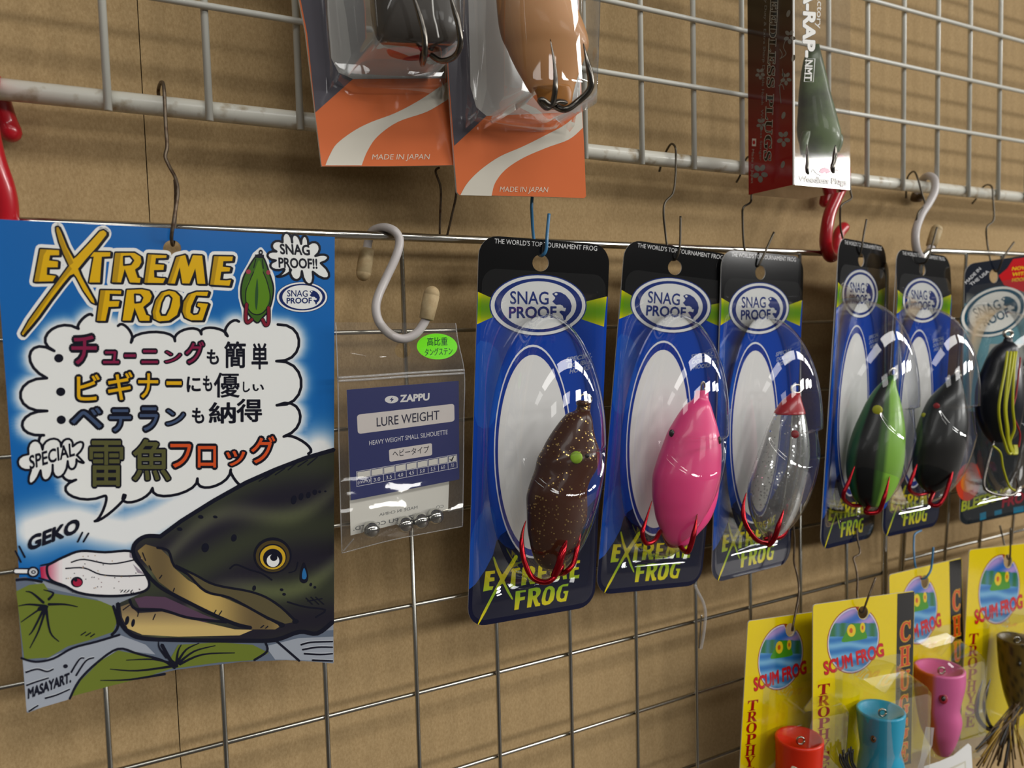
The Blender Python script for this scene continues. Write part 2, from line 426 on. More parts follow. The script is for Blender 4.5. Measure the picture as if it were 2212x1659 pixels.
panel(-1500, seam[1][0]-.16, 0, sl); panel(seam[1][0]+.16, 2600, sl, 0)
fl = box(MB(), (-2200, -6000, -Z0-40), (3800, WALLY, -Z0)).build('floor', 'floor_vinyl'); fl['kind'] = 'structure'

# ---------------------------------------------------------------- the upper white wire grid
def straight(name, a, b, r, material, parent, n=10, rounded=False):
    return tube(MB(), [a, b], r, n, rounded=rounded).build(name, material, parent, True)
UP = 32.22; UX0 = 11.25
def zpar(z, y): return CAMP[2]+(z-CAMP[2])*(1+.88*y/300)
ug = thing('wire_grid', 'white enamelled wire grid along the top of the wall', 'wire grid', (250, 0, 42))
straight('bottom_rail', (-220, 4.2, zpar(42.0, 4.2)), (UX0+UP*26, 4.2, zpar(42.0, 4.2)), 3.5, 'white_enamel', ug, 16)
for c in range(-6, 26):
    x = UX0+UP*c
    straight('vertical_wire', (x, 0, 38.6), (x, 0, 260), 1.35, 'white_wire', ug)
for k in range(6):
    z = 42.0+36.45+UP*k
    straight('horizontal_wire', (-220, -2.4, zpar(z, -2.4)), (UX0+UP*26, -2.4, zpar(z, -2.4)), 1.2, 'white_wire', ug)

# ---------------------------------------------------------------- the lower wire grids
S_ = 38.0
g1 = thing('wire_grid', 'bare steel wire grid hung below the white one, behind the poster', 'wire grid', (180, 0, -150))
XE = 418.0
P = cr_spline([(-230, 0, 0), (100, 0, 0), (XE-14, 0, 0)], 1)+[np.array((XE-14+11*math.sin(R(a)), 0, -11+11*math.cos(R(a)))) for a in range(15, 91, 15)]+[np.array((XE-3, 0, -420.0))]
tube(MB(), P, 1.75, 12).build('frame_rod', 'chrome', g1, True)
for c in range(-5, 11):
    straight('vertical_wire', (S_*c, -.95, -1), (S_*c, -.95, -420), .95, 'zinc_wire', g1)
for r_ in range(1, 10):
    straight('horizontal_wire', (-230, .95, -S_*r_), (XE-3, .95, -S_*r_), .95, 'zinc_wire', g1)
g2 = thing('wire_grid', 'bright wire grid panel leaning beside the first, at the far end', 'wire grid', (520, -6, -100))
TL2 = at(1990, 541, -7); TR2 = at(2212, 550, -7)
ex2 = TR2-TL2; ex2 /= np.linalg.norm(ex2); BL2 = at(1952, 1150, 7); ez2 = BL2-TL2; ez2 /= np.linalg.norm(ez2)
def q2(x, z, y=0.0): return TL2+ex2*x+ez2*z+np.array([0, y, 0])
P = [q2(0, 300), q2(0, 10)]+[q2(10-10*math.cos(R(a)), 10-10*math.sin(R(a))) for a in range(15, 90, 15)]+[q2(10, 0), q2(500, 0)]
tube(MB(), P, 1.75, 12).build('frame_rod', 'chrome', g2, True)
for c in range(1, 12): straight('vertical_wire', q2(38*c+5, 0, -.95), q2(38*c+5, 300, -.95), .95, 'zinc_wire', g2)
zr = np.linalg.norm(at(1965, 1208, 8)-TL2)
for k in range(-4, 1):
    straight('horizontal_wire', q2(0, zr+38*k, .95), q2(480, zr+38*k, .95), .95, 'chrome', g2)
# ---------------------------------------------------------------- the poster
BK = (16, 17, 30); WH = (226, 227, 224)
def poster_y(px, py):
    u = min(max((px+14)/737, -.1), 1.1); v = min(max((py-473)/1000, -.1), 1.1)
    return (-8.5*(1-v)+-5.5*v)-(6.0*(1-u)**2*v*v)-(3.0*max(0, u-.75)*4*max(0, u-.75)*v)+1.5*math.sin(math.pi*u)*v
def poster_fn(px, py, h=0.0):
    P = at(px, py, poster_y(px, py)); n = np.array([.06, -1.0, .02]); return P+n*h
def _pv(px, py, h=0.0):
    u = np.clip((px+14)/737, -.1, 1.1); v = np.clip((py-473)/1000, -.1, 1.1); q = np.maximum(0, u-.75)
    y = (-8.5*(1-v)-5.5*v)-(6.0*(1-u)**2*v*v)-(12.0*q*q*v)+1.5*np.sin(math.pi*u)*v
    return at_v(px, py, y)+np.array([.06, -1.0, .02])*h
poster_fn.vec = _pv
poster = thing('poster', 'blue cartoon poster of a big fish biting a white frog lure', 'poster', at(355, 1450, -6))
SP = Sheet(poster_fn, 30, .04)
A1 = crop(0, 440, 2.9622); B1 = crop(0, 980, 2.8608); T1 = crop(30, 470, 6.143); T2 = crop(280, 500, 7.5417); C3 = crop(500, 490, 7.213)
C4 = crop(100, 700, 7.213); C5 = crop(380, 700, 7.213); C6 = crop(30, 920, 6.32); C7 = crop(350, 900, 5.821)
left = [(-14+(60+14)*k/20+2.5*math.sin(math.pi*k/20), 473+(1540-473)*k/20) for k in range(21)]
bottom = curve2([(60, 1540), (150, 1506), (240, 1480), (380, 1446), (480, 1432), (560, 1426), (640, 1427), (720, 1433)], 3)
top = [(723-(723+14)*k/16, 512+(473-512)*k/16) for k in range(17)]
right = [(720+3*k/16, 1433+(512-1433)*k/16) for k in range(1, 16)]
outline = left+bottom[1:]+right+top[:-1]
# speech balloon traced as lobes: (end, via) pairs
def lobes(start, segs, n=9):
    out = [start]; p = np.array(start, float)
    for e, via in segs:
        e = np.array(e, float)
        if via is None: out.append(tuple(e)); p = e; continue
        via = np.array(via, float); d = (via-.5*(p+e))*4/3; m_ = (e-p)*.06
        for k in range(1, n+1):
            t = k/n; out.append(tuple((1-t)**3*p+3*t*(1-t)**2*(p+d-m_)+3*t*t*(1-t)*(e+d+m_)+t**3*e))
        p = e
    return out
a = lambda x, y: A1((x, y))[0]
c6 = lambda x, y: C6((x, y))[0]
c7 = lambda x, y: C7((x, y))[0]
balA = lobes(a(590, 714), [(a(502, 800), a(530, 735)), (a(347, 942), a(318, 815)), (a(300, 1116), a(192, 960)), (a(302, 1326), a(130, 1225)), (c6(410, 128), (48, 915)), (c6(392, 325), c6(340, 210))])
balB = lobes(c6(735, 480), [(c6(848, 735), c6(655, 665)), (c6(1232, 955), c6(775, 950)), (c6(1105, 1300), c6(1235, 1110)), (c6(1497, 940), c6(1390, 1120)), (c6(1892, 848), c6(1640, 1035)), (c7(445, 778), c7(160, 985)), (c7(865, 664), c7(640, 880)), (c7(1005, 858), c7(915, 790))])
balC = lobes(c7(1840, 465), [((612.8, 943), c7(1780, 318)), ((597.7, 875.4), (648, 893)), ((597, 780), (651, 828)), ((600, 701), (646, 741))])
balD = lobes((516, 694.5), [((491.6, 726), (492, 702)), ((435, 722), (458, 708)), ((378, 737), (402, 711)), ((283, 740), (330, 717)), ((255, 704), (278, 711))])
balloon = balA+balB[1:]+[(545, 1034), (600, 1009), (661, 982)]+balC+[(560, 694)]+balD+[(225, 690)]
def dense(pts, n):
    P = np.array(pts, float); return np.vstack([P[i]+(P[i+1]-P[i])*np.linspace(0, 1, n, endpoint=False)[:, None] for i in range(len(P)-1)])
NB = dense(balloon+balloon[:1], 4)
GK = dense([(70, 1145), (120, 1130), (165, 1125), (215, 1140), (270, 1150), (330, 1130), (420, 1080), (520, 1052), (620, 1010), (700, 968)], 8)
def ink_sky(x, y):
    d1 = math.sqrt(((NB-(x, y))**2).sum(1).min()); d2 = math.sqrt(((GK-(x, y))**2).sum(1).min())
    g = max(math.exp(-(d1/17)**2), min(1, 1.25*math.exp(-(d2/44)**2)))
    b = np.array((18, 96, 168))*(1-g)+np.array((224, 226, 226))*g
    if y > 1255: b = np.array((136, 142, 152))
    return b
HC = T2((692, 280))[0]; HP = oval(HC[0], HC[1], 19.5, 18.5, 28)
sheet_ = card_body('sheet', poster_fn, outline, [HP], .35, 'poster_print', poster, ink_sky, 11)
SP.poly(balloon, WH, 1); SP.done('speech_balloon', 'poster_print', sheet_)
for b_, wd in ((balA, 6.5), (balB, 6), (balC, 6), (balD, 6)): SP.ink(b_, wd, BK, 2, False)
SP.done('balloon_outline', 'poster_print', sheet_)
# title lettering
c1 = lambda *p: T1(*p); c2 = lambda *p: T2(*p)
XL = c1((565, 130), (590, 130), (625, 200), (700, 390), (790, 550), (830, 520), (1000, 340), (1140, 185), (1190, 170), (1225, 200), (1225, 230), (1100, 390), (960, 545), (850, 680), (890, 780), (960, 910), (1060, 1090), (1070, 1140), (1030, 1120), (920, 960), (830, 790), (795, 745), (740, 770), (640, 890), (480, 1100), (330, 1310), (240, 1420), (120, 1560), (105, 1540), (200, 1370), (330, 1190), (500, 960), (640, 770), (735, 640), (660, 480), (600, 320), (565, 180))
LET = [
 (c1((350, 420), (600, 435), (600, 500), (480, 500), (465, 570), (585, 585), (580, 660), (440, 660), (435, 760), (555, 775), (515, 845), (270, 850)), ()),
 (c1((1060, 460), (1280, 462), (1275, 515), (1165, 520), (1140, 860), (1000, 860), (1060, 520), (1015, 520)), ()),
 (c1((1350, 470), (1600, 470), (1680, 520), (1690, 590), (1660, 650), (1605, 690), (1640, 800), (1680, 805), (1670, 865), (1540, 860), (1470, 680), (1420, 860), (1300, 858)), [c1((1460, 520), (1540, 515), (1585, 570), (1550, 620), (1460, 630))]),
 (c2((300, 375), (600, 390), (595, 430), (425, 435), (415, 535), (560, 545), (550, 625), (395, 630), (400, 750), (520, 765), (580, 765), (545, 840), (240, 835)), ()),
 (c2((760, 420), (905, 385), (960, 580), (1030, 388), (1180, 395), (1232, 853), (1105, 852), (1068, 600), (972, 848), (858, 845), (815, 580), (735, 850), (620, 845)), ()),
 (c2((1375, 405), (1680, 410), (1670, 480), (1525, 485), (1515, 575), (1640, 590), (1625, 650), (1490, 655), (1470, 795), (1580, 800), (1650, 790), (1625, 885), (1310, 865)), ()),
 (c1((1150, 965), (1425, 970), (1420, 1015), (1270, 1010), (1265, 1110), (1400, 1110), (1385, 1180), (1255, 1185), (1215, 1370), (1100, 1370)), ()),
 (c2((-44, 955), (200, 945), (320, 970), (360, 1050), (330, 1140), (220, 1230), (270, 1360), (325, 1380), (320, 1455), (165, 1455), (80, 1240), (20, 1450), (-115, 1450)), [c2((85, 1025), (170, 1030), (210, 1080), (180, 1150), (90, 1160))]),
 (c2((640, 965), (740, 985), (815, 1060), (820, 1200), (770, 1360), (640, 1450), (480, 1465), (390, 1420), (375, 1310), (430, 1120), (520, 1000)), [c2((640, 1040), (685, 1090), (650, 1240), (590, 1360), (520, 1360), (500, 1300), (530, 1160), (580, 1060))]),
 (c2((1090, 985), (1280, 985), (1260, 1050), (1080, 1040), (1000, 1220), (985, 1320), (1040, 1365), (1120, 1350), (1150, 1280), (1155, 1240), (1100, 1215), (1115, 1165), (1275, 1180), (1185, 1445), (1000, 1445), (900, 1400), (860, 1300), (880, 1150), (960, 1030)), ()),
]
def hole_cut(pts): return pts
for q, hs in LET+[(XL, ())]:
    SP.ink(q, 22, WH, 1); SP.poly(q, WH, 1)
for q in (c1((900, 560), (1010, 560), (960, 880), (860, 700)), c2((200, 880), (1310, 880), (1380, 930), (1340, 1000), (60, 960)), c2((560, 380), (760, 400), (700, 500))): SP.poly(q, WH, 1)
SP.done('title_backing', 'poster_print', sheet_)
for q, hs in LET+[(XL, ())]:
    sh = [(x+3.2, y+1.6) for x, y in q]
    SP.ink(q, 7.5, BK, 2); SP.poly(q, BK, 2); SP.ink(sh, 6.5, BK, 2)
    for h_ in hs: SP.poly([(x+1.2, y) for x, y in h_], WH, 4); SP.ink(h_, 4.2, BK, 5)
SP.done('title_outline', 'poster_print', sheet_)
YE = (214, 168, 10); YD = (172, 134, 14)
for q, hs in LET+[(XL, ())]:
    SP.poly(q, YE, 3, hs)
    lft = q[0][0]
for q in (c1((350, 420), (440, 425), (395, 500), (330, 850), (270, 850)), c1((1345, 470), (1420, 470), (1370, 858), (1300, 858)), c1((565, 130), (590, 130), (690, 400), (790, 600), (735, 640), (660, 480), (600, 320), (565, 180)), c1((735, 640), (770, 680), (500, 1010), (150, 1530), (105, 1540), (200, 1370), (330, 1190), (500, 960), (640, 770)),
          c2((300, 375), (360, 378), (290, 835), (240, 835)), c2((1375, 405), (1450, 407), (1370, 868), (1310, 865)), c1((1150, 965), (1215, 967), (1150, 1370), (1100, 1370)), c2((760, 420), (830, 400), (670, 846), (620, 845)),
          c2((430, 1120), (520, 1000), (560, 1010), (470, 1150), (420, 1330), (440, 1440), (390, 1420), (375, 1310)), c2((880, 1150), (960, 1030), (1010, 1010), (930, 1180), (910, 1320), (940, 1420), (900, 1400), (860, 1300))):
    SP.poly(q, YD, 4)
SP.done('title_lettering', 'poster_print', sheet_)
# slogan rows
def og(ch, C, x0, x1, y0, y1, fill, big=.1, small=.012, tilt=0.0):
    p = C((x0, y0), (x1, y0+tilt), (x0, y1))
    SP.glyph(ch, *p, [(big, BK, 2), (small, fill, 3)])
def kg(ch, C, x0, x1, y0, y1, off=.03):
    SP.glyph(ch, *C((x0, y0), (x1, y0), (x0, y1)), [(off, BK, 2)])
MR = (128, 28, 66); YL = (216, 166, 22); SB = (62, 78, 108); OL = (84, 84, 48); OR = (204, 78, 34)
for d in ((195, 532), (225, 1055), (233, 1492)): SP.ell(*C4(d)[0], 10, 9.3, BK, 2)
for ch, C, x0, x1, y0, y1 in (('チ', C4, 350, 825, 130, 675), ('ュ', C4, 855, 1160, 390, 645), ('ー', C4, 1195, 1412, 436, 548), ('ニ', C4, 1455, 1765, 375, 640), ('ン', C4, 1820, 2125, 400, 625), ('グ', C5, 118, 466, 240, 648)): og(ch, C, x0, x1, y0, y1, MR)
for ch, C, x0, x1, y0, y1 in (('ビ', C4, 435, 870, 745, 1232), ('ギ', C4, 922, 1382, 705, 1224), ('ナ', C4, 1400, 1774, 728, 1192), ('ー', C4, 1846, 2132, 848, 992)): og(ch, C, x0, x1, y0, y1, YL)
for ch, C, x0, x1, y0, y1 in (('ベ', C4, 342, 908, 1268, 1660), ('テ', C4, 948, 1354, 1288, 1714), ('ラ', C4, 1422, 1774, 1256, 1704), ('ン', C4, 1833, 2186, 1303, 1604)): og(ch, C, x0, x1, y0, y1, SB)
for ch, C, x0, x1, y0, y1 in (('フ', C7, 72, 398, 306, 674), ('ロ', C7, 422, 704, 336, 672), ('ッ', C7, 772, 1074, 406, 644), ('グ', C7, 1090, 1450, 212, 618)): og(ch, C, x0, x1, y0, y1, OR)
og('雷', C6, 1008, 1514, 170, 858, OL, .055, .012); og('魚', C6, 1596, 2158, 156, 774, OL, .055, .012)
for ch, x0, x1, y0, y1 in (('も', 478, 672, 392, 634), ('簡', 752, 1090, 268, 688), ('単', 1176, 1434, 296, 708), ('に', 166, 388, 816, 1062), ('も', 418, 567, 803, 1052), ('優', 588, 994, 756, 1148), ('し', 1042, 1154, 897, 1063), ('い', 1192, 1372, 936, 1046), ('も', 248, 443, 1302, 1552), ('納', 508, 934, 1217, 1552), ('得', 942, 1342, 1162, 1528)): kg(ch, C5, x0, x1, y0, y1, .034 if ch in 'もにしい' else (.016 if ch == '優' else .024))
SP.done('slogan_lettering', 'poster_print', sheet_)
# small balloons
sb = lobes(c6(392, 325), [(c6(645, 285), c6(520, 175)), (c6(803, 280), c6(735, 175)), (c6(858, 400), c6(945, 235)), (c6(955, 500), c6(900, 440)), (c6(855, 455), c6(900, 490)), (c6(735, 480), c6(800, 590)), (c6(530, 530), c6(620, 700)), (c6(365, 605), c6(455, 740)), (c6(235, 600), c6(230, 790)), (c6(200, 385), c6(55, 510)), (c6(392, 325), c6(270, 200))], 7)
SP.poly(sb[:-1], WH, 3); SP.ink(sb, 5, BK, 4, False); SP.text('SPECIAL', c6(215, 590), c6(835, 400), (-12/6.32, -185/6.32), BK, 4, .03)
SP.done('special_balloon', 'poster_print', sheet_)
c3 = lambda x, y: C3((x, y))[0]
sn = lobes(c3(705, 772), [(c3(815, 655), c3(790, 720)), (c3(690, 525), c3(620, 640)), (c3(700, 385), c3(560, 440)), (c3(795, 240), c3(640, 260)), (c3(945, 245), c3(855, 90)), (c3(1085, 265), c3(990, 120)), (c3(1195, 275), c3(1140, 140)), (c3(1305, 455), c3(1360, 280)), (c3(1390, 565), c3(1500, 460)), (c3(1265, 700), c3(1510, 790)), (c3(1095, 690), c3(1210, 900)), (c3(910, 655), c3(1000, 830)), (c3(705, 772), c3(860, 740))], 7)
SP.poly(sn[:-1], WH, 2); SP.ink(sn, 5, BK, 3, False)
SP.text('SNAG', c3(760, 420), c3(1225, 440), (-2, -160/7.2), BK, 3, .035); SP.text('PROOF!!', c3(735, 630), c3(1340, 650), (-1, -155/7.2), BK, 3, .035)
SP.done('shout_balloon', 'poster_print', sheet_)
# maker's oval
def snag_logo(S, cx, cy, w_, h_, navy, light, L0, ring=True):
    """the oval maker's badge: rings, two words and a leaping fish."""
    S.ell(cx, cy, w_, h_, navy, L0); S.ell(cx, cy, w_*.975, h_*.965, light, L0+1); S.ell(cx+w_*.005, cy, w_*.90, h_*.87, navy, L0+2); S.ell(cx+w_*.01, cy, w_*.775, h_*.775, light, L0+3)
    k = w_/695; ky = h_/445
    q = lambda x, y: (cx+(x-1075)*k, cy+(y-1130)*ky)
    S.text('SNAG', q(675, 1110), q(1225, 1118), (0, -190*ky), navy, L0+4, .014); S.text('PROOF', q(658, 1312), q(1338, 1305), (0, -165*ky), navy, L0+4, .03)
    S.poly([q(*p) for p in ((1275, 965), (1330, 935), (1400, 945), (1470, 985), (1530, 1060), (1555, 1140), (1540, 1220), (1510, 1260), (1480, 1290), (1465, 1340), (1440, 1345), (1425, 1280), (1375, 1225), (1400, 1205), (1460, 1215), (1475, 1170), (1440, 1165), (1425, 1135), (1390, 1120), (1330, 1125), (1278, 1075), (1310, 1045), (1320, 1020))], navy, L0+4)
    S.ell(*q(1330, 970), 22*k, 18*ky, light, L0+5, n=12)
snag_logo(SP, *c3(1098, 1095), 402/7.213, 240/7.213, (14, 34, 92), WH, 1); SP.done('maker_badge', 'poster_print', sheet_)
# little green frog lure
gf = [c3(*p) for p in ((455, 350), (520, 430), (560, 580), (640, 780), (655, 960), (640, 1140), (600, 1300), (590, 1500), (540, 1545), (480, 1500), (390, 1500), (280, 1510), (215, 1500), (185, 1280), (140, 1100), (135, 960), (180, 760), (280, 590), (360, 430))]
SP.ink(gf, 9, WH, 1); SP.poly(gf, WH, 1)
fb = curve2([c3(*p) for p in ((430, 440), (370, 470), (270, 620), (180, 800), (145, 1000), (165, 1180), (250, 1340), (390, 1495), (480, 1420), (590, 1280), (645, 1080), (650, 920), (590, 720), (510, 500))], 4, True)
SP.poly(fb, (58, 96, 28), 3); SP.stroke(fb, 3.4, BK, 4, closed=True)
SP.poly(curve2([c3(*p) for p in ((430, 520), (350, 700), (240, 900), (220, 1100), (270, 1290), (390, 1360), (520, 1290), (590, 1100), (560, 900), (490, 700))], 4, True), (86, 128, 24), 4)
SP.poly(curve2([c3(*p) for p in ((400, 800), (370, 1000), (365, 1200), (385, 1300), (405, 1200), (415, 1000))], 3, True), (40, 74, 40), 5)
for pts in (((345, 700), (280, 850), (225, 1000), (230, 1200), (300, 1330), (400, 1370), (500, 1330), (590, 1200), (600, 1060), (550, 850), (490, 700)), ((380, 500), (345, 640)), ((480, 510), (495, 650))): SP.stroke([c3(*p) for p in pts], 2, BK, 5, sm=4)
SP.ell(*c3(262, 700), 5.2, 5, (150, 56, 72), 5); SP.ell(*c3(572, 712), 4.6, 5, (150, 56, 72), 5)
for pts in (((235, 1200), (220, 1420), (250, 1490), (320, 1440)), ((575, 1250), (575, 1480), (530, 1530), (480, 1440))): SP.stroke([c3(*p) for p in pts], 9.5, BK, 5, sm=5); SP.stroke([c3(*p) for p in pts], 6, (122, 26, 44), 6, sm=5)
SP.poly([c3(*p) for p in ((365, 430), (505, 435), (505, 490), (370, 480))], BK, 5); SP.ell(*c3(455, 400), 4.6, 6, BK, 5, hole=.4)
SP.done('frog_lure_drawing', 'poster_print', sheet_)
# the pond, the fish and the lure in its mouth
b = lambda *p: B1(*p)
DK = (20, 22, 36)
GR = (152, 158, 168); LILY = (104, 116, 44); LSH = (66, 78, 88)
SP.poly(b((95, 770), (160, 760), (250, 820), (600, 900), (740, 1000), (1000, 1150), (2060, 1090), (2062, 1290), (1800, 1275), (1500, 1285), (1090, 1335), (500, 1470), (165, 1600), (130, 1150)), (96, 106, 122), 1)
SP.poly(b((100, 850), (180, 810), (270, 800), (310, 860), (450, 880), (620, 910), (690, 940), (725, 1030), (700, 1100), (560, 1150), (420, 1190), (300, 1260), (150, 1270), (130, 1100)), LILY, 2)
SP.poly(b((140, 1270), (240, 1290), (420, 1210), (600, 1160), (740, 1120), (900, 1180), (960, 1240), (730, 1210), (560, 1320), (470, 1440), (420, 1520), (165, 1595), (150, 1400)), GR, 2)
SP.poly(b((440, 1500), (500, 1400), (620, 1280), (730, 1215), (850, 1240), (990, 1270), (1080, 1320), (900, 1380), (700, 1430)), LILY, 3)
SP.poly(b((1050, 1270), (1100, 1180), (1350, 1165), (1560, 1180), (1660, 1230), (1580, 1275), (1350, 1290), (1090, 1325)), LILY, 3)
SP.poly(b((1640, 1190), (1840, 1140), (2060, 1130), (2062, 1288), (1850, 1275), (1700, 1272)), GR, 2)
for pts, wd in ((((130, 1262), (220, 1285), (330, 1265), (450, 1200), (600, 1160), (740, 1118)), 5), (((430, 1515), (490, 1400), (600, 1290), (730, 1205), (850, 1235), (1000, 1275), (1080, 1325)), 5), (((100, 780), (170, 775), (260, 790)), 6), (((690, 1120), (730, 1060), (700, 940)), 6),
                (((1640, 1165), (1650, 1220), (1570, 1275)), 5), (((1700, 1150), (1850, 1280)), 5)): SP.stroke(b(*pts), wd, DK, 4, sm=4)
for pts in (((280, 940), (230, 970), (130, 1040)), ((280, 940), (210, 1080), (180, 1120)), ((285, 950), (240, 1090), (185, 1200)), ((285, 950), (310, 1100), (365, 1160)), ((300, 930), (400, 930), (480, 945)), ((270, 920), (200, 860), (160, 850)), ((300, 900), (330, 860), (270, 840)), ((280, 940), (180, 930), (115, 940)), ((1090, 1290), (1100, 1220), (1120, 1180)), ((1095, 1290), (1150, 1210), (1230, 1170)), ((1100, 1295), (1200, 1220), (1330, 1185)), ((1110, 1300), (1250, 1240), (1450, 1230)), ((1080, 1300), (950, 1270), (780, 1275)), ((1080, 1310), (850, 1340), (680, 1330)), ((1020, 1360), (800, 1395), (620, 1400)), ((1030, 1260), (985, 1200), (980, 1160))): SP.stroke(b(*pts), 6, DK, 5, taper=(1, .3), sm=4)
SP.stroke(b((1060, 1290), (1090, 1310)), 12, DK, 5); SP.stroke(b((1000, 1180), (1050, 1270), (1085, 1310)), 8, DK, 5, sm=3); SP.stroke(b((240, 960), (290, 945)), 9, DK, 5)
for pts in (((160, 1350), (230, 1330), (290, 1345), (330, 1330)), ((165, 1430), (220, 1410), (300, 1385)), ((280, 1510), (350, 1490), (430, 1455)), ((180, 1590), (210, 1570), (235, 1555)), ((440, 1350), (490, 1270), (520, 1262)), ((470, 1370), (530, 1280), (580, 1260)), ((1860, 1180), (1920, 1165), (2055, 1160)), ((1870, 1210), (1960, 1195), (2055, 1195)), ((1880, 1235), (1980, 1240), (2055, 1235)), ((1930, 1275), (2055, 1280))): SP.stroke(b(*[(x, y-8) for x, y in pts]), 2, (206, 210, 214), 4, taper=(.4, .4), sm=4); SP.stroke(b(*pts), 5, DK, 5, taper=(.8, .6), sm=4)
SP.ell(*b((405, 1312))[0], 5, 4.4, DK, 5)
SP.text('MASAYART.', b((172, 1512))[0], b((440, 1408))[0], (0, -62/2.86), DK, 5, .05)
SP.done('pond_drawing', 'poster_print', sheet_)
fish = b((2064, -35), (1890, 15), (1700, 90), (1520, 168), (1400, 230), (1240, 330), (1120, 410), (985, 505), (900, 506), (835, 545), (815, 600), (840, 660), (900, 730), (930, 800), (880, 860), (730, 925), (728, 1010), (760, 1080), (850, 1135), (1000, 1155), (1300, 1160), (1680, 1155), (1850, 1115), (2000, 1100), (2064, 1050))
def fishc(x, y):
    X, Y = (x)*2.8608, (y-980)*2.8608
    s = math.sin((Y+.32*X)/62.0+.8*math.sin(X/210))*.5+.5; k = max(0, min(1, (X-900)/900))
    c = np.array((54, 58, 46))*(1-s)+np.array((35, 33, 44))*s
    return c*(1.05-.1*k)+np.array((34, 36, 18))*max(0, math.sin((Y+.42*X)/74.0+1.3*math.sin(X/170)))**3
SP.poly(fish, fishc, 3, fine=12)
SP.stroke(b((2064, -25), (1890, 25), (1700, 98), (1520, 178), (1320, 290), (1120, 415), (985, 515)), 9, DK, 4)
SP.stroke(b((985, 510), (900, 510), (838, 550), (822, 605), (850, 670), (930, 770)), 9, DK, 4, sm=3)
TN = (176, 150, 88)
def lipc(x, y):
    X = x*2.8608; t = .5+.5*math.sin(X/95.0+.6); return np.array((186, 158, 92))*t+np.array((104, 88, 60))*(1-t)
SP.poly(b((850, 600), (900, 560), (990, 585), (1045, 640), (1070, 700), (1160, 780), (1290, 855), (1420, 905), (1540, 960), (1650, 1025), (1745, 1058), (1700, 1085), (1560, 1085), (1440, 1040), (1300, 975), (1180, 915), (1060, 850), (980, 790), (930, 715), (880, 655)), lipc, 4, fine=14)
SP.poly(b((1090, 690), (1180, 735), (1300, 800), (1500, 840), (1640, 890), (1740, 960), (1820, 1040), (1760, 1050), (1640, 1000), (1500, 930), (1330, 870), (1200, 800)), (88, 80, 56), 4)
SP.poly(b((830, 895), (900, 880), (1020, 885), (1140, 940), (1260, 995), (1370, 1035), (1250, 1040), (1130, 1000), (1000, 955), (860, 950)), (84, 62, 82), 4)
def jawc(x, y):
    Y = (y-980)*2.8608; t = max(0, min(1, (Y-960)/110)); return np.array((122, 104, 78))*(1-t)+np.array((196, 170, 108))*t
SP.poly(b((745, 945), (800, 925), (850, 985), (1000, 975), (1150, 1015), (1300, 1050), (1450, 1085), (1560, 1088), (1480, 1122), (1100, 1130), (880, 1118), (790, 1080), (755, 1010)), jawc, 4, fine=14)
for pts, wd in ((((970, 580), (1040, 600), (1075, 690), (1160, 745), (1270, 850), (1420, 890), (1600, 985), (1740, 1060)), 5.5), (((930, 770), (1000, 830), (1130, 900), (1300, 985), (1450, 1050), (1550, 1075)), 8), (((800, 900), (840, 960), (1000, 965), (1150, 1010), (1300, 1030), (1400, 1040)), 6), (((1085, 690), (1200, 745), (1330, 810), (1560, 855), (1700, 920), (1830, 1035)), 5), (((730, 925), (735, 1020), (790, 1100), (880, 1140), (1100, 1150), (1500, 1155), (1700, 1150), (1850, 1100), (1960, 1110), (2055, 1040)), 9), (((1420, 710), (1460, 685), (1540, 715), (1620, 740), (1680, 780)), 3.4), (((1775, 915), (1880, 945), (2010, 965), (1950, 1010)), 3.6), (((1840, 670), (1825, 720), (1785, 735)), 2.6)): SP.stroke(b(*pts), wd, DK, 5, sm=4)
for x, y in ((1740, 1058), (1825, 1035)): SP.ell(*b((x, y))[0], 7, 5, DK, 6, n=16)
ex, ey = b((1684, 628))[0]
for rr, rc, col in ((41, 39, DK), (36.5, 34, (74, 62, 34)), (30, 28.5, DK), (27.5, 26, (198, 160, 40)), (21, 20.5, DK)): SP.ell(ex, ey+(39-rc)*.32, rr, rc, col, {41: 6, 36.5: 7, 30: 8, 27.5: 9, 21: 10}[rr])
SP.ell(*b((1685, 660))[0], 13.5, 13.5, WH, 11); SP.ell(*b((1690, 640))[0], 8, 7.5, DK, 12)
SP.poly(curve2(b((1878, 670), (1902, 740), (1900, 785), (1875, 800), (1852, 780), (1855, 730)), 4, True), DK, 6); SP.poly(curve2(b((1878, 705), (1893, 745), (1888, 772), (1868, 772), (1866, 740)), 4, True), (40, 104, 160), 7)
for x, y, r1, r2 in ((1268, 580, 8, 10), (1445, 520, 6, 8), (1240, 390, 6, 4), (1330, 390, 5, 3), (1110, 465, 6, 4), (1570, 830, 4, 6), (1740, 840, 4, 3), (1755, 868, 4, 3), (1920, 808, 3, 4), (1945, 825, 3, 3), (1815, 285, 6, 10), (1860, 265, 5, 8), (1905, 255, 5, 7), (1945, 238, 5, 6), (1975, 235, 3, 3), (2010, 232, 2.5, 2), (785, 1030, 4.5, 10), (822, 1045, 4, 9)): SP.ell(*b((x, y))[0], r1, r2, DK, 5, rot=.2, n=16)
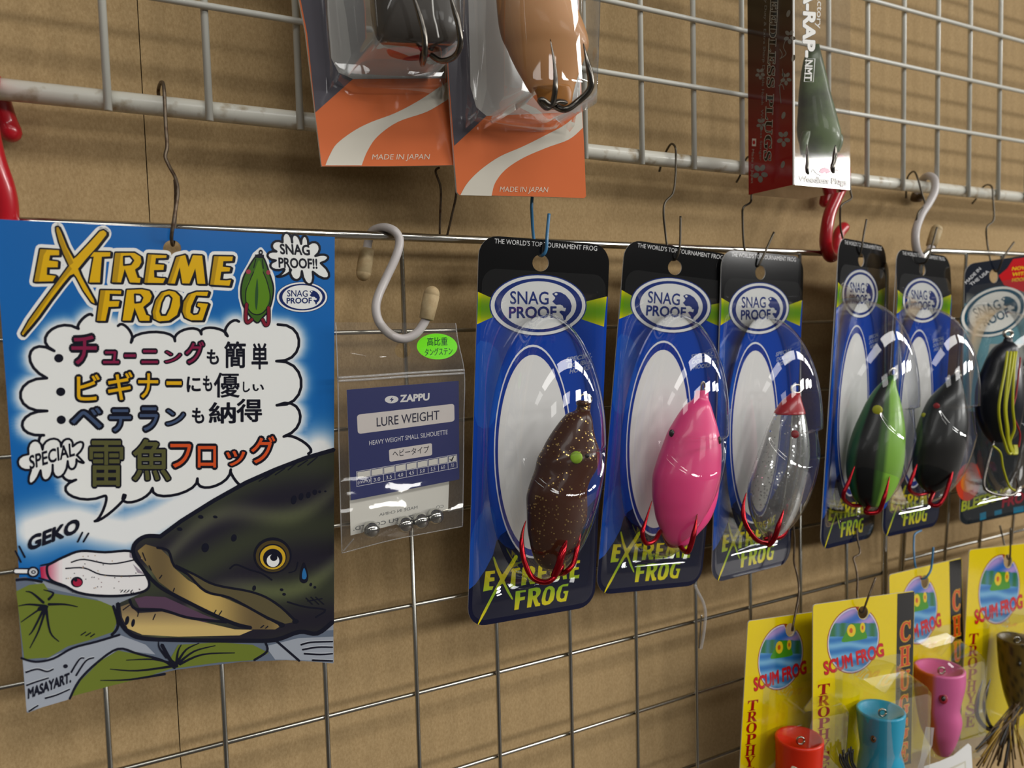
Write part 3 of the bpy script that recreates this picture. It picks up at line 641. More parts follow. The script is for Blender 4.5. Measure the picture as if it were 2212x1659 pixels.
for pts in (((880, 610), (900, 660)), ((920, 690), (935, 720)), ((985, 770), (1000, 750)), ((1070, 850), (1078, 830)), ((1320, 990), (1335, 965)), ((1350, 1000), (1370, 970)), ((850, 1005), (858, 970)), ((945, 1025), (960, 990)), ((760, 965), (800, 935)), ((1600, 170), (1660, 130)), ((1640, 150), (1700, 110)), ((1700, 130), (1760, 90)), ((1780, 100), (1840, 50)), ((1840, 80), (1900, 40)), ((1900, 70), (1960, 20)), ((1900, 910), (1990, 895)), ((1890, 890), (1930, 930)), ((1920, 885), (1970, 930)), ((1950, 885), (2000, 930)), ((1610, 1075), (1630, 1060)), ((1640, 1078), (1655, 1065)), ((500, 1120), (530, 1100)), ((530, 1125), (560, 1105)), ((560, 1130), (585, 1112))): SP.stroke(b(*pts), 2.4, DK, 6)
SP.done('fish_drawing', 'poster_print', sheet_)
lure = curve2(b((290, 700), (330, 670), (400, 635), (500, 600), (650, 608), (800, 600), (830, 650), (885, 720), (922, 800), (890, 848), (760, 875), (600, 875), (480, 855), (400, 815), (310, 775)), 4, True)
SP.poly(lure, (224, 222, 222), 6)
def redc(x, y):
    t = max(0, min(1, ((x*2.8608)-250)/120)); return np.array((172, 24, 62))*(1-t)+np.array((224, 214, 216))*t
SP.poly(b((248, 700), (290, 690), (350, 660), (385, 650), (385, 805), (330, 785), (255, 765)), redc, 7, fine=6)
SP.stroke(lure, 5.5, DK, 8, closed=True)
for pts in (((405, 708), (520, 705), (620, 745), (750, 755), (895, 750)), ((440, 670), (520, 652), (680, 680), (830, 655)), ((240, 765), (320, 795), (400, 822)), ((250, 690), (330, 672))): SP.stroke(b(*pts), 3.2, DK, 8, sm=4)
SP.poly(b((800, 605), (835, 650), (800, 640)), (150, 140, 150), 7); SP.poly(b((820, 680), (895, 745), (850, 735)), (150, 140, 150), 7)
SP.ell(*b((475, 792))[0], 13, 11.5, DK, 8); SP.ell(*b((478, 795))[0], 9.5, 8, (158, 32, 62), 9); SP.ell(*b((468, 780))[0], 3.5, 3.5, DK, 10, n=12)
SP.ell(*b((205, 730))[0], 13, 12, DK, 7); SP.ell(*b((205, 730))[0], 9, 8, (190, 192, 196), 8); SP.ell(*b((207, 730))[0], 5, 4, DK, 9, hole=.5); SP.stroke(b((95, 725), (180, 725)), 14, DK, 6); SP.stroke(b((95, 725), (175, 726)), 8, (224, 224, 224), 7)
random.seed(3)
for _ in range(46):
    x, y = random.uniform(400, 880), random.uniform(625, 860)
    SP.ell(*b((x, y))[0], 1.3, 1.3, random.choice(((176, 150, 116), (140, 118, 120), (60, 56, 64))), 8, n=8)
for x in (745, 765, 785, 805): SP.stroke(b((x, 855), (x+14, 840)), 2, DK, 8)
SP.done('white_lure_drawing', 'poster_print', sheet_)
SP.text('GEKO', b((168, 600))[0], b((490, 478))[0], (2, -86/2.86), DK, 5, .055)
for pts in (((480, 545), (510, 485)), ((515, 545), (548, 490)), ((118, 570), (155, 640)), ((95, 600), (130, 670))): SP.stroke(b(*pts), 4, DK, 5)
SP.done('sound_lettering', 'poster_print', sheet_)
# ---------------------------------------------------------------- hooks and hangers
def hanger(name, label, pts, r, material, group=None, sub=6, cat='wire hook'):
    o = wire(name, pts, r, material, None, 8, sub, base=at(*pts[0]))
    return tag(o, label, cat, group)
hanger('wire_hook', 'bent rusty wire hook on the white rail holding the fish poster', [(347, 232, 12), (342, 197, 10), (348, 178, 3), (354, 190, -2), (358, 270, -4), (361, 315, -5), (357, 338, -6), (366, 360, -7), (379, 385, -9), (384, 415, -11), (378, 460, -13), (371, 505, -12.5), (371, 521, -10), (374, 528, -5), (377, 490, -4.5), (380, 420, -7), (378, 388, -8)], .62, 'rusty_wire')
hanger('wire_hook', 'thin brown wire looped behind the steel rod under the orange packages', [(949, 362, -7), (941, 371, -7), (952, 407, -6), (951, 460, -2), (950, 506, 3), (954, 516, 4), (962, 516, 4), (967, 504, 3), (976, 465, -2), (985, 422, -6), (984, 380, -8)], .5, 'rusty_wire')
hanger('wire_hook', 'blue coated wire loop holding the brown frog pack', [(1158, 345, -8), (1153, 390, -9), (1148.5, 440, -9), (1149, 464, -8), (1152, 508, -5.5), (1158, 540, -5.5), (1166, 551, -8), (1173, 551, -11.5), (1180, 538, -13), (1182, 505, -13), (1186, 462, -12)], .72, 'blue_wire')
hanger('wire_hook', 'dark wire hook over the white rail holding the pink frog pack', [(1424, 371, 13), (1430, 350, 12), (1439, 327, 9), (1450, 311, 3), (1459, 319, -2), (1460, 345, -2), (1459, 383, -4), (1453.7, 417.7, -5), (1437, 437, -6), (1433.4, 461, -6), (1437, 500, -5), (1441, 530, -5), (1448, 556, -6), (1455, 562, -9), (1463, 555, -12), (1468.7, 529.6, -13), (1470, 467, -13)], .55, 'dark_wire')
hanger('wire_hook', 'dark wire hook under the red-black box holding the clear frog pack', [(1590.5, 394, 13), (1600, 376, 12), (1608, 350, 9), (1618, 338, 3), (1626, 350, -3), (1627, 390, -4), (1623.7, 418, -5), (1621, 437, -6), (1606, 448, -7), (1604, 470, -6), (1607.8, 536, -5), (1622, 562, -6), (1633, 573, -9), (1641, 569, -12), (1672, 501.6, -13)], .55, 'dark_wire')
hanger('wire_hook', 'dark wire hook right of the red-black box holding the green frog pack', [(1815, 372, 12), (1825, 352, 6), (1834, 360, -3), (1837, 411, -5), (1839, 428.5, -6), (1820, 441, -8), (1815, 455, -8), (1817, 500, -5), (1832, 540, -5), (1846, 556, -7), (1856, 552, -11), (1862, 530, -13), (1866, 505, -13), (1872, 473.7, -13)], .55, 'dark_wire')
hanger('wire_hook', 'dark wire hook beside the grey S-hook holding the black frog pack', [(1957, 428, 13), (1958, 400, 11), (1962, 380, 8), (1974.4, 370.5, 2), (1983, 387.6, -3), (1992, 420, -5), (1998, 443.5, -6), (1983, 460.8, -8), (1976.6, 503.8, -6), (1978.7, 538, -5), (1987, 565, -7), (1996, 568, -10), (2003, 561, -12.5), (2011, 538, -13.5), (2024, 491, -13.5)], .55, 'dark_wire')
hanger('wire_hook', 'dark wire hook at the end of the rail holding the teal pack', [(2100, 440, 13), (2110, 427, 12), (2120, 408, 8), (2132, 399, 3), (2143, 405, -3), (2145, 430, -4), (2146.6, 473.7, -5), (2131.5, 491, -7), (2132, 521, -6), (2138, 556, -7), (2146, 582, -8), (2156, 584, -11), (2168, 556, -14), (2190.5, 523, -14)], .55, 'dark_wire')
# red vinyl S-hooks that carry the lower grid
def s_hook(name, label, pts, r, material, cat='S-hook', caps=None):
    t = thing(name, label, cat, at(*pts[len(pts)//2]))
    wire('bent_rod', pts, r, material, t, 14, 8, rounded=True)
    for cp in (caps or ()):
        (a_, b_, rad, mt) = cp; A_ = at(*a_); B_ = at(*b_); d = B_-A_
        prof = [(0, .80), (.02, .92), (.4, 1.02), (.72, 1.04), (.74, .98), (.76, 1.03), (.86, .92), (.94, .68), (.985, .35), (1, .08)]
        tube(MB(), [A_+d*q for q, _ in prof], [rad*k for _, k in prof], 16).build('end_cap', mt, t, True)
    return t
s_hook('s_hook', 'red vinyl-coated S-hook by the near upper edge of the poster', [(22, 284, 15), (12, 262, 15), (0, 225, 13), (-12, 190, 9), (-25, 176, 3), (-35, 195, -4), (-32, 260, -6), (-16, 340, -6), (4, 400, -5), (13, 445, -4), (12, 490, -2.8), (0, 525, -2.5), (-20, 530, -2.5)], 3.6, 'red_vinyl')
s_hook('s_hook', 'red vinyl-coated S-hook behind the red-black box', [(1782, 436, 15), (1790, 405, 14), (1798, 365, 10), (1810, 346, 3), (1822, 360, -4), (1822, 392, -6), (1806, 428, -6), (1792, 462, -6), (1785, 500, -6), (1784, 530, -5), (1792, 553, -2), (1802, 550, 1), (1808, 525, 3), (1812, 505, 4), (1822, 492, 5)], 3.3, 'red_vinyl')
s_hook('s_hook', 'white S-hook with beige rubber ends holding the bag of weights', [(792, 545, 9), (796, 520, 8.5), (805, 499, 6), (828.5, 491.5, 0), (852, 499, -4.5), (863, 520, -5.5), (856, 553, -6), (834, 601, -6), (817, 639, -7), (812, 668, -8), (820, 697, -9), (843, 722, -10.5), (870, 732, -12), (897, 722, -13), (914, 701, -13.5), (922, 684, -14)], 1.75, 'grey_vinyl', caps=[((793, 536, 9), (783, 607, 9.5), 3.0, 'rubber_cap'), ((921, 690, -14), (936, 618, -15), 3.1, 'rubber_cap')])
s_hook('s_hook', 'greyish S-hook with brown rubber end over the far end of the rail', [(1980, 425, 15), (1985, 402, 13), (1995, 386, 8), (2007, 380, 2), (2019, 390, -3), (2018, 415, -5), (2006, 440, -6), (1990, 465, -7), (1978, 500, -8), (1979, 535, -8), (1990, 556, -6), (2004, 548, -3), (2012, 532, -1)], 2.3, 'grey_vinyl', caps=[((1982, 416, 15), (1979, 437, 16), 3.6, 'brown_cap'), ((2011, 532, -1), (2027, 486, -2), 3.3, 'rubber_cap')])
lp = thing('plastic_loop', 'clear plastic loop hanging on the grid below the pink frog pack', 'loop', at(1515, 1340, -6))
wire('strap', [(1500, 1262, -4), (1509, 1281, -5), (1519, 1301, -6), (1524, 1327, -7), (1520.5, 1367, -7), (1514, 1402, -6)], .75, 'clear_strip', lp)
wire('inner_strand', [(1515, 1328, -4), (1513, 1360, -4), (1510, 1400, -4)], .4, 'ring_steel', lp)

# ---------------------------------------------------------------- blister packs with frog lures
K1 = crop(1000, 490, 6.636); K4 = crop(990, 480, 1.864); KB = crop(1000, 1150, 7.373)
CARD1 = [(1035.6, 506.8), (1318, 529), (1284, 1309), (1010, 1357)]
HC1 = homography(CARD1, [(0, 0), (1, 0), (1, 1), (0, 1)])
def card_frame(c, yaw, pit, rol, P0, W=64.66, H=169.06, hh=10.1, hx=-4.74):
    cy, sy, cp, sp, cr, sr = math.cos(yaw), math.sin(yaw), math.cos(pit), math.sin(pit), math.cos(rol), math.sin(rol)
    M = np.array([[cy, -sy, 0], [sy, cy, 0], [0, 0, 1]])@np.array([[1, 0, 0], [0, cp, -sp], [0, sp, cp]])@np.array([[cr, 0, sr], [0, 1, 0], [-sr, 0, cr]])
    out = []
    for (x, z), px in zip(((-W/2-hx, hh), (W/2-hx, hh), (W/2-hx, hh-H), (-W/2-hx, hh-H)), c):
        out.append(np.array(P0)+M@np.array([x, 0, z]))
    ys = [q[1] for q in out]; mt_, mb_ = (ys[0]+ys[1])/2, (ys[2]+ys[3])/2
    for k in range(4):
        y = ys[k]-(mt_ if k < 2 else mb_)+(-11.0 if k < 2 else -6.0)
        q = out[k]
        if c[k]: out[k] = at(*c[k], y)
        else: d = q-CAMP; out[k] = CAMP+d*((y-CAMP[1])/d[1])
    return out
PACKS = [
 ('brown', CARD1, (-1.4, 3.7, 2.4), (174.25, -8.79, -10.09)),
 ('pink', [(1351.5, 515.6), None, (1513.7, 1263.5), (1287, 1285.7)], (-2.5, 3.7, 4.8), (248.25, -7.4, -10.78)),
 ('clear', [(1561.6, 538.3), (1738.6, 554), (1706, 1216.5), (1537, 1261)], (5.7, 1.9, 1.2), (303.56, -7.53, -11.32)),
 ('green', [(1817, 512), (1918.6, 531), (1887.4, 1160), (1771.4, 1189)], (13.5, 1.1, 2.7), (378.25, -8.09, -5.03)),
 ('black', [(1946, 536), (2062, 553.6), (2026.5, 1135), (1905, 1162.5)], (6.8, 1.3, 2.8), (436.19, -8.2, -6.8)),
]
def u_(pts): return [HC1(*p) for p in pts]
LOGO_AFF = affine([T1((350, 420))[0], T2((1185, 1445))[0], T1((105, 1550))[0]], [KB((360, 625))[0], KB((1640, 1095))[0], KB((235, 1465))[0]])
def card_sky(x, y): return (30, 70, 160)
def dome(u, v, D=31.0):
    du, dv = (u-.50)/.40, (v-.545)/.355
    r2 = du*du+dv*dv
    if r2 >= 1: return 0.0
    h = D*(1-r2**1.35)**.55
    # the moulded half-moon pocket
    t0 = .530
    if v > t0-.004:
        e = math.sqrt(((u-.5)/.30)**2+((v-t0)/.105)**2)
        if e < 1.06:
            dd = D*(1-(((u-.5)/.40)**2+((t0-.545)/.355)**2)**1.35)**.55-3.0+(v-t0)/.105*2.1
            k = 1 if e < .95 else (1.06-e)/.11
            k *= min(1, (v-t0+.004)/.008)
            h = h*(1-k)+min(h, dd)*k
    return h
def blister_mesh(S, parent, hgt=dome, name='blister'):
    mb = MB(); na, nr = 168, 84; UU = []; VV = []; HH = []; F = []
    for j in range(nr+1):
        q = (j/nr)
        q = 1-(1-q)**1.35
        for i in range(na):
            a_ = 2*math.pi*i/na; u = .5+.40*q*math.cos(a_); v = .545+.355*q*math.sin(a_); UU.append(u); VV.append(v); HH.append(.5+hgt(u, v))
    for j in range(nr):
        for i in range(na): F.append((j*na+i, j*na+(i+1) % na, (j+1)*na+(i+1) % na, (j+1)*na+i))
    mb.add(S.vec(UU, VV, np.array(HH)), F)
    fo = round_rect(.025, .082, .975, .985, .10, .04, 6); ho = [(.5+.40*math.cos(2*math.pi*i/na), .545+.355*math.sin(2*math.pi*i/na)) for i in range(na)]
    A_, T_ = tri_poly(fo, [ho]); mb.add([S(x, y, .5) for x, y in A_], T_)
    return mb.build(name, 'blister_plastic', parent, True, merge=.02)
def frog_pack(i):
    nm, c, ang, P0 = PACKS[i]
    cor = card_frame(c, *[R(x) for x in ang], P0)
    bend = (lambda u, v: -(.3, .4, .8)[i]*np.maximum(0, .16-v)/.16*(1-.2*u)) if i < 3 else (lambda u, v: -(1.2 if i == 3 else 2.9)*(np.maximum(0, .17-v)/.17)**1.15)
    S, n = bilinear(*cor, bend=bend)
    desc = {'brown': 'brown glitter frog lure', 'pink': 'hot pink frog lure', 'clear': 'clear red-nosed frog lure', 'green': 'black and lime green frog lure', 'black': 'black frog lure'}[nm]
    t = thing('lure_pack', f'blue and black blister pack with the {desc}', 'blister pack', cor[0]*.5+cor[1]*.5, 'frog lure packs along the steel rod')
    hole = [HC1(*p) for p in [K1((1116+118*math.cos(2*math.pi*k/20), 520+122*math.sin(2*math.pi*k/20)))[0] for k in range(20)]]
    ol = round_rect(0, 0, 1, 1, .135, .052, 6)
    NAVY = (8, 14, 44)
    cd = card_body('backing_card', S, ol, [hole], .45, 'card_print', t, (14, 62, 160), .06)
    Q = Sheet(S, .06, .035)
    def keep(pts): return [(min(max(x, .002), .998), min(max(y, .002), .998)) for x, y in pts]
    # black head, yellow-green flashes, navy foot
    hl = u_(K1((183, 935), (395, 1018), (640, 1120), (1075, 1130), (1500, 1130), (1760, 1075), (2055, 1005)))
    top_arc = [p for p in ol if p[1] < .06]
    Q.poly([(0.0, hl[0][1]), (0.0, .052)]+[p for p in round_rect(0, 0, 1, 1, .135, .052, 6)[0:14]]+[(1.0, hl[-1][1])]+hl[::-1][1:-1], (14, 14, 15), 1, [hole])
    def yg(x, y):
        # vertical blend yellow - green - yellow
        v0, v1 = .105, .162; k = math.sin(math.pi*min(1, max(0, (y-.140)/(.222-.140)))); return np.array((214, 196, 12))*(1-k)+np.array((92, 140, 8))*k
    Q.poly(keep(u_(K1((178, 935), (395, 1018), (640, 1120), (640, 1200), (410, 1310), (140, 1402)))), yg, 1, fine=.02); Q.done('yellow_flash', 'card_print', cd)
    Q.poly(keep(u_(K1((2062, 1003), (1770, 1075), (1500, 1130), (1500, 1250), (1740, 1345), (2020, 1438)))), yg, 1, fine=.02); Q.done('yellow_flash', 'card_print', cd)
    fo = [(0, HC1(*KB((70, 815))[0])[1])]+u_(KB((600, 50), (900, -160)))+u_(K4((330, 1200), (420, 1260), (548, 1100)))
    fo[-1] = (1, fo[-1][1]); fo += [p for p in ol if p[1] > .94]
    Q.poly(fo, NAVY, 1); Q.done('navy_foot', 'card_print', cd)
    for pts in (((60, 500), (160, 520), (170, 720), (120, 830), (60, 780)), ((45, 1280), (110, 1150), (150, 1200), (140, 1340), (40, 1480))): Q.poly(keep(u_(curve2(K4(*pts), 3, True))), (24, 80, 176), 1); Q.done('pale_patch', 'card_print', cd)
    E4 = lambda cx, cy, a_, b_: u_([K4((cx+a_*math.cos(2*math.pi*k/56), cy+b_*math.sin(2*math.pi*k/56)))[0] for k in range(56)])
    Q.poly(E4(300, 925, 157, 430), (222, 222, 226), 2); Q.poly(E4(300, 925, 152, 421), (22, 52, 142), 3); Q.poly(E4(300, 928, 141, 392), (226, 224, 222), 4); Q.done('white_oval_print', 'card_print', cd)
    Q.map = lambda x, y: HC1(*K1((x, y))[0])
    snag_logo(Q, 1075, 1130, 697, 447, (22, 46, 118), (222, 222, 220), 2); Q.map = None; Q.done('maker_badge', 'card_print', cd)
    Q.map = lambda x, y: HC1(*K1((x, y))[0])
    Q.text("THE WORLD'S TOP TOURNAMENT FROG", (455, 235), (1925, 345), (4, -72), (205, 205, 205), 2, .004); Q.map = None; Q.done('header_lettering', 'card_print', cd)
    Q.map = lambda x, y: HC1(*K4((x, y))[0])
    for j, (tx, x0, x1, y0, y1) in enumerate((('SPECIAL', 432, 538, 566, 545), ('DOUBLE', 438, 533, 590, 570), ('HOOKS', 447, 527, 612, 596))): Q.text(tx, (x0, y0), (x1, y1), (4, -19), (150, 160, 190), 2, .03)
    Q.map = None; Q.done('slogan_lettering', 'card_print', cd)
    def lg(x, y):
        k = (.5+.5*math.cos((y-.865)*2*math.pi/.115))**.8; return np.array((236, 216, 8))*k+np.array((150, 188, 36))*(1-k)
    Q.map = lambda x, y: HC1(*LOGO_AFF(x, y))
    for q, hs in LET+[(XL, ())]: Q.poly(q, lg, 3 if q is not XL else 4, hs, fine=.03)
    Q.map = None; Q.done('title_lettering', 'card_print', cd)
    blister_mesh(S, t)
    return t, S, n
FROG = [frog_pack(i) for i in range(5)]
# ---------------------------------------------------------------- lures inside the packs
HR = np.array([CR[0], CR[1], 0]); HR /= np.linalg.norm(HR); HF = np.array([-HR[1], HR[0], 0])
def blob(rows, Y, k=.85, n=28, col=None, sub=3, squash=None):
    """body of revolution-like loft: rows (xl, xr, y) in photo pixels at the plane Y."""
    R_ = []
    for xl, xr, y in cr_spline(rows, sub):
        P = at((xl+xr)/2, y, Y); r_ = max((xr-xl)/2*depth_of(P)/FPX, .15); R_.append((P, r_))
    ring = []; cols = []
    for j, (P, r_) in enumerate(R_):
        ring.append([P+HR*r_*math.cos(2*math.pi*i/n)+HF*r_*k*math.sin(2*math.pi*i/n) for i in range(n)])
        if col: cols += [tuple(col(j/(len(R_)-1), 2*math.pi*i/n)) for i in range(n)]
    mb = MB(); rings(mb, ring); mb.cols = cols
    return mb
def on_body(rows, px, py, Y, k=.85):
    """point on the near side of a blob at a photo pixel (approximately)."""
    ys = [r_[2] for r_ in rows]; xl = float(np.interp(py, ys, [r_[0] for r_ in rows])); xr = float(np.interp(py, ys, [r_[1] for r_ in rows]))
    c = (xl+xr)/2; P0 = at(c, py, Y); P = P0+HR*(px-c)*depth_of(P0)/FPX; rr = (xr-xl)/2*depth_of(P0)/FPX; q = max(-1, min(1, (px-c)/max((xr-xl)/2, 1)))
    return P-HF*rr*k*math.sqrt(max(0, 1-q*q))
def eye_disc(P, r_, material, name, parent, n=14, h=.5, sx=1.0):
    mb = MB(); d = CAMP-P; d /= np.linalg.norm(d); P = P+d*.45; u = np.cross(d, (0, 0, 1.0)); u /= np.linalg.norm(u); v = np.cross(u, d)
    ring = [[P+d*a_+(u*sx*math.cos(2*math.pi*i/n)+v*math.sin(2*math.pi*i/n))*r_*b_ for i in range(n)] for a_, b_ in ((-.8, 1), (.1, 1), (h*.7, .8), (h, .35))]
    rings(mb, ring); return mb.build(name, material, parent, True)
def barbed(name, pts, r_, parent, material='hook_red'):
    P = cr_spline([at(*p) for p in pts], 6); n = len(P); rs = [r_*min(1, .12+1.6*(n-1-i)/n*2.2) for i in range(n)]
    return tube(MB(), P, rs, 10).build(name, material, parent, True)
mat('lime_paint', (150, 190, 40), .4); mat('black_paint', (16, 14, 14), .3, coat=.4); mat('red_paint', (150, 16, 26), .35); mat('yellow_paint', (176, 176, 20), .4)
def glitter(name, base, fleck, scale=900, thr=.03, trans=.0, rough=.25, sss=0.0):
    mt, N, L, b_ = _mat(name)
    t = N.new('ShaderNodeTexCoord'); v = N.new('ShaderNodeTexVoronoi'); v.inputs['Scale'].default_value = scale; v.feature = 'F1'
    r_ = N.new('ShaderNodeValToRGB'); r_.color_ramp.elements[0].position = thr; r_.color_ramp.elements[1].position = thr+.03
    r_.color_ramp.elements[0].color = (1, 1, 1, 1); r_.color_ramp.elements[1].color = (0, 0, 0, 1)
    n2 = N.new('ShaderNodeTexNoise'); n2.inputs['Scale'].default_value = scale*.35
    cr = N.new('ShaderNodeValToRGB'); cr.color_ramp.elements[0].position = .47; cr.color_ramp.elements[1].position = .53
    mm = N.new('ShaderNodeMath'); mm.operation = 'MULTIPLY'
    mx = N.new('ShaderNodeMixRGB'); mx.inputs[1].default_value = (*lin(base), 1); mx.inputs[2].default_value = (*lin(fleck), 1)
    L.new(t.outputs['Object'], v.inputs['Vector']); L.new(v.outputs['Distance'], r_.inputs['Fac']); L.new(t.outputs['Object'], n2.inputs['Vector']); L.new(n2.outputs['Fac'], cr.inputs['Fac'])
    L.new(r_.outputs['Color'], mm.inputs[0]); L.new(cr.outputs['Color'], mm.inputs[1]); L.new(mm.outputs[0], mx.inputs[0]); L.new(mx.outputs[0], b_.inputs['Base Color'])
    L.new(mm.outputs[0], b_.inputs['Metallic'])
    b_.inputs['Roughness'].default_value = rough; b_.inputs['Transmission Weight'].default_value = trans; b_.inputs['Coat Weight'].default_value = .15; b_.inputs['IOR'].default_value = 1.3
    if sss: b_.inputs['Subsurface Weight'].default_value = sss; b_.inputs['Subsurface Radius'].default_value = (.004, .002, .001); b_.inputs['Subsurface Scale'].default_value = 1
glitter('brown_glitter', (66, 33, 18), (240, 200, 120), 700, .24)
glitter('clear_glitter', (205, 205, 200), (255, 255, 255), 600, .24, .82, .12)
mat('pink_rubber', (246, 72, 138), .35, 0, .5, .3, sss=.25)
mat('clear_red', (170, 24, 36), .3, 0, .5, .3)

def lure(name, label, base): return thing(name, label, 'fishing lure', base, 'soft frog lures inside the packs')
def px(C, rows): return [(C((a_, y))[0][0], C((b_, y))[0][0], C((a_, y))[0][1]) for a_, b_, y in rows]
# brown glitter frog
CB_ = crop(1100, 820, 3.53); YL_ = -24
rb = px(CB_, [(520, 615, 180), (515, 622, 205), (500, 618, 235), (440, 620, 258), (390, 635, 310), (330, 645, 390), (280, 665, 470), (250, 685, 530), (215, 690, 590), (195, 672, 680), (165, 625, 760), (140, 598, 840), (130, 595, 900), (133, 598, 1000), (135, 590, 1080), (140, 555, 1150), (150, 530, 1210), (165, 500, 1280), (190, 450, 1360), (235, 410, 1420), (290, 350, 1455)])
L1_ = lure('frog_lure', 'brown glitter frog lure with lime green eye and red hooks', at(1180, 1232, YL_))
blob(rb, YL_, .62).build('body', 'brown_glitter', L1_, True)
blob(px(CB_, [(516, 618, 160), (510, 622, 172), (510, 622, 190), (522, 612, 200)]), YL_, .9, 16).build('collar', 'brown_glitter', L1_, True)
def ring_at(C, cx, cy, rx, ry, Y, r_, parent, material='ring_steel'):
    P = [at(*C((cx+rx*math.cos(R(a_)), cy+ry*math.sin(R(a_))))[0], Y) for a_ in range(0, 361, 20)]
    return tube(MB(), P, r_, 8).build('line_tie', material, parent, True)
ring_at(CB_, 580, 150, 45, 40, YL_, .55, L1_)
eye_disc(on_body(rb, *CB_((500, 572))[0], YL_, .62), 2.6, 'lime_paint', 'eye', L1_); eye_disc(on_body(rb, *CB_((585, 565))[0], YL_, .62), .9, 'black_paint', 'pupil', L1_)
h = lambda C, Y, *p: [(*C((x, y))[0], Y+dy) for x, y, dy in p]
barbed('hook', h(CB_, YL_, (330, 1440, 0), (380, 1470, -3), (400, 1420, -9), (330, 1520, -11), (260, 1545, -9), (170, 1500, -5), (115, 1380, -2), (95, 1250, 0), (105, 1150, 2), (128, 1075, 3)), 1.15, L1_)
barbed('hook', h(CB_, YL_, (330, 1450, 2), (390, 1480, -4), (440, 1460, -9), (490, 1400, -9), (515, 1300, -8), (530, 1230, -6), (545, 1170, -5)), 1.05, L1_)
barbed('hook_point', h(CB_, YL_, (340, 1500, -10.5), (375, 1420, -12), (405, 1320, -12), (440, 1220, -10)), 1.5, L1_)
# pink frog
CP_ = crop(1380, 800, 3.859)
rp = px(CP_, [(476, 580, 168), (470, 580, 195), (450, 582, 240), (385, 600, 290), (330, 620, 360), (280, 645, 440), (235, 665, 520), (205, 680, 600), (170, 688, 690), (140, 685, 780), (115, 680, 870), (110, 670, 960), (112, 655, 1060), (125, 635, 1140), (140, 605, 1220), (165, 560, 1290), (190, 505, 1350), (220, 450, 1410), (260, 410, 1450), (320, 370, 1466)])
L2_ = lure('frog_lure', 'hot pink rubber frog lure with small black eyes', at(1470, 1180, YL_))
blob(rp, YL_, .62).build('body', 'pink_rubber', L2_, True); ring_at(CP_, 535, 140, 14, 45, YL_, .5, L2_)
eye_disc(on_body(rp, *CP_((262, 512))[0], YL_, .62), 1.8, 'black_paint', 'eye', L2_, sx=.7); eye_disc(on_body(rp, *CP_((656, 580))[0], YL_, .62), 1.8, 'black_paint', 'eye', L2_, sx=.5)
barbed('hook', h(CP_, YL_, (330, 1460, 4), (250, 1450, 4), (190, 1340, 4), (130, 1420, 0), (60, 1440, -1), (30, 1360, -1), (60, 1250, 0), (110, 1085, 1)), 1.1, L2_)
barbed('hook', h(CP_, YL_, (340, 1450, 0), (370, 1500, -5), (410, 1510, -10), (440, 1440, -11), (465, 1330, -11), (488, 1195, -9)), 1.2, L2_)
# clear frog with red nose
CC_ = crop(1270, 480, 2.023)
rc = px(CC_, [(890, 925, 748), (850, 932, 780), (820, 942, 820), (790, 955, 880), (765, 965, 950), (740, 968, 1020), (715, 960, 1090), (698, 945, 1160), (700, 928, 1230), (715, 905, 1290), (740, 875, 1340), (775, 840, 1378)])
L3_ = lure('frog_lure', 'clear glitter frog lure with a red nose', at(1670, 1160, YL_))
blob(rc, YL_, .6).build('body', 'clear_glitter', L3_, True)
blob(px(CC_, [(888, 927, 746), (846, 934, 782), (818, 946, 822), (812, 950, 838)]), YL_-.15, .63).build('red_nose', 'clear_red', L3_, True); ring_at(CC_, 912, 728, 22, 18, YL_, .6, L3_)
eye_disc(on_body(rc, *CC_((885, 920))[0], YL_, .6), 2.0, 'red_paint', 'eye', L3_)
barbed('hook', h(CC_, YL_, (790, 1375, 2), (800, 1400, -4), (740, 1390, -5), (690, 1320, -3), (678, 1250, -1), (692, 1180, 0)), 1.2, L3_)
barbed('hook', h(CC_, YL_, (800, 1370, 0), (790, 1410, -6), (815, 1380, -10), (835, 1320, -11), (856, 1255, -10)), 1.3, L3_)
barbed('hook_shank', h(CC_, YL_, (770, 1385, 0), (850, 1370, -3), (880, 1300, -3), (895, 1245, -3)), 1.2, L3_)
# green and black frog
CG_ = crop(1750, 480, 2.242)
rg = px(CG_, [(388, 415, 738), (330, 415, 790), (285, 430, 850), (250, 445, 920), (215, 455, 1000), (190, 455, 1080), (178, 450, 1160), (180, 435, 1230), (195, 410, 1290), (215, 380, 1340), (250, 345, 1374)])
L4_ = lure('frog_lure', 'black frog lure with lime green belly and yellow eye', at(1880, 1085, YL_))
def gcol(t, a_):
    # a_=0 right side, pi left side, 1.5pi near side
    d = math.degrees(a_) % 360
    if t < .06: return (46, 96, 40)
    if d > 272 or d < 30: return (128, 180, 60)
    if 258 < d <= 272: return (60, 96, 40)
    if d > 215: return (16, 18, 18)
    return (34, 92, 44)
blob(rg, YL_, .62, 40, gcol).build('body', 'lure_skin', L4_, True); ring_at(CG_, 402, 725, 16, 18, YL_, .6, L4_)
eye_disc(on_body(rg, *CG_((303, 903))[0], YL_, .62), 2.6, 'yellow_paint', 'eye', L4_)
barbed('hook', h(CG_, YL_, (260, 1370, 3), (200, 1370, 3), (160, 1330, 0), (185, 1260, -1), (216, 1180, -1)), 1.1, L4_)
barbed('hook', h(CG_, YL_, (290, 1370, 0), (270, 1405, -5), (330, 1400, -9), (360, 1330, -11), (385, 1230, -10)), 1.2, L4_)
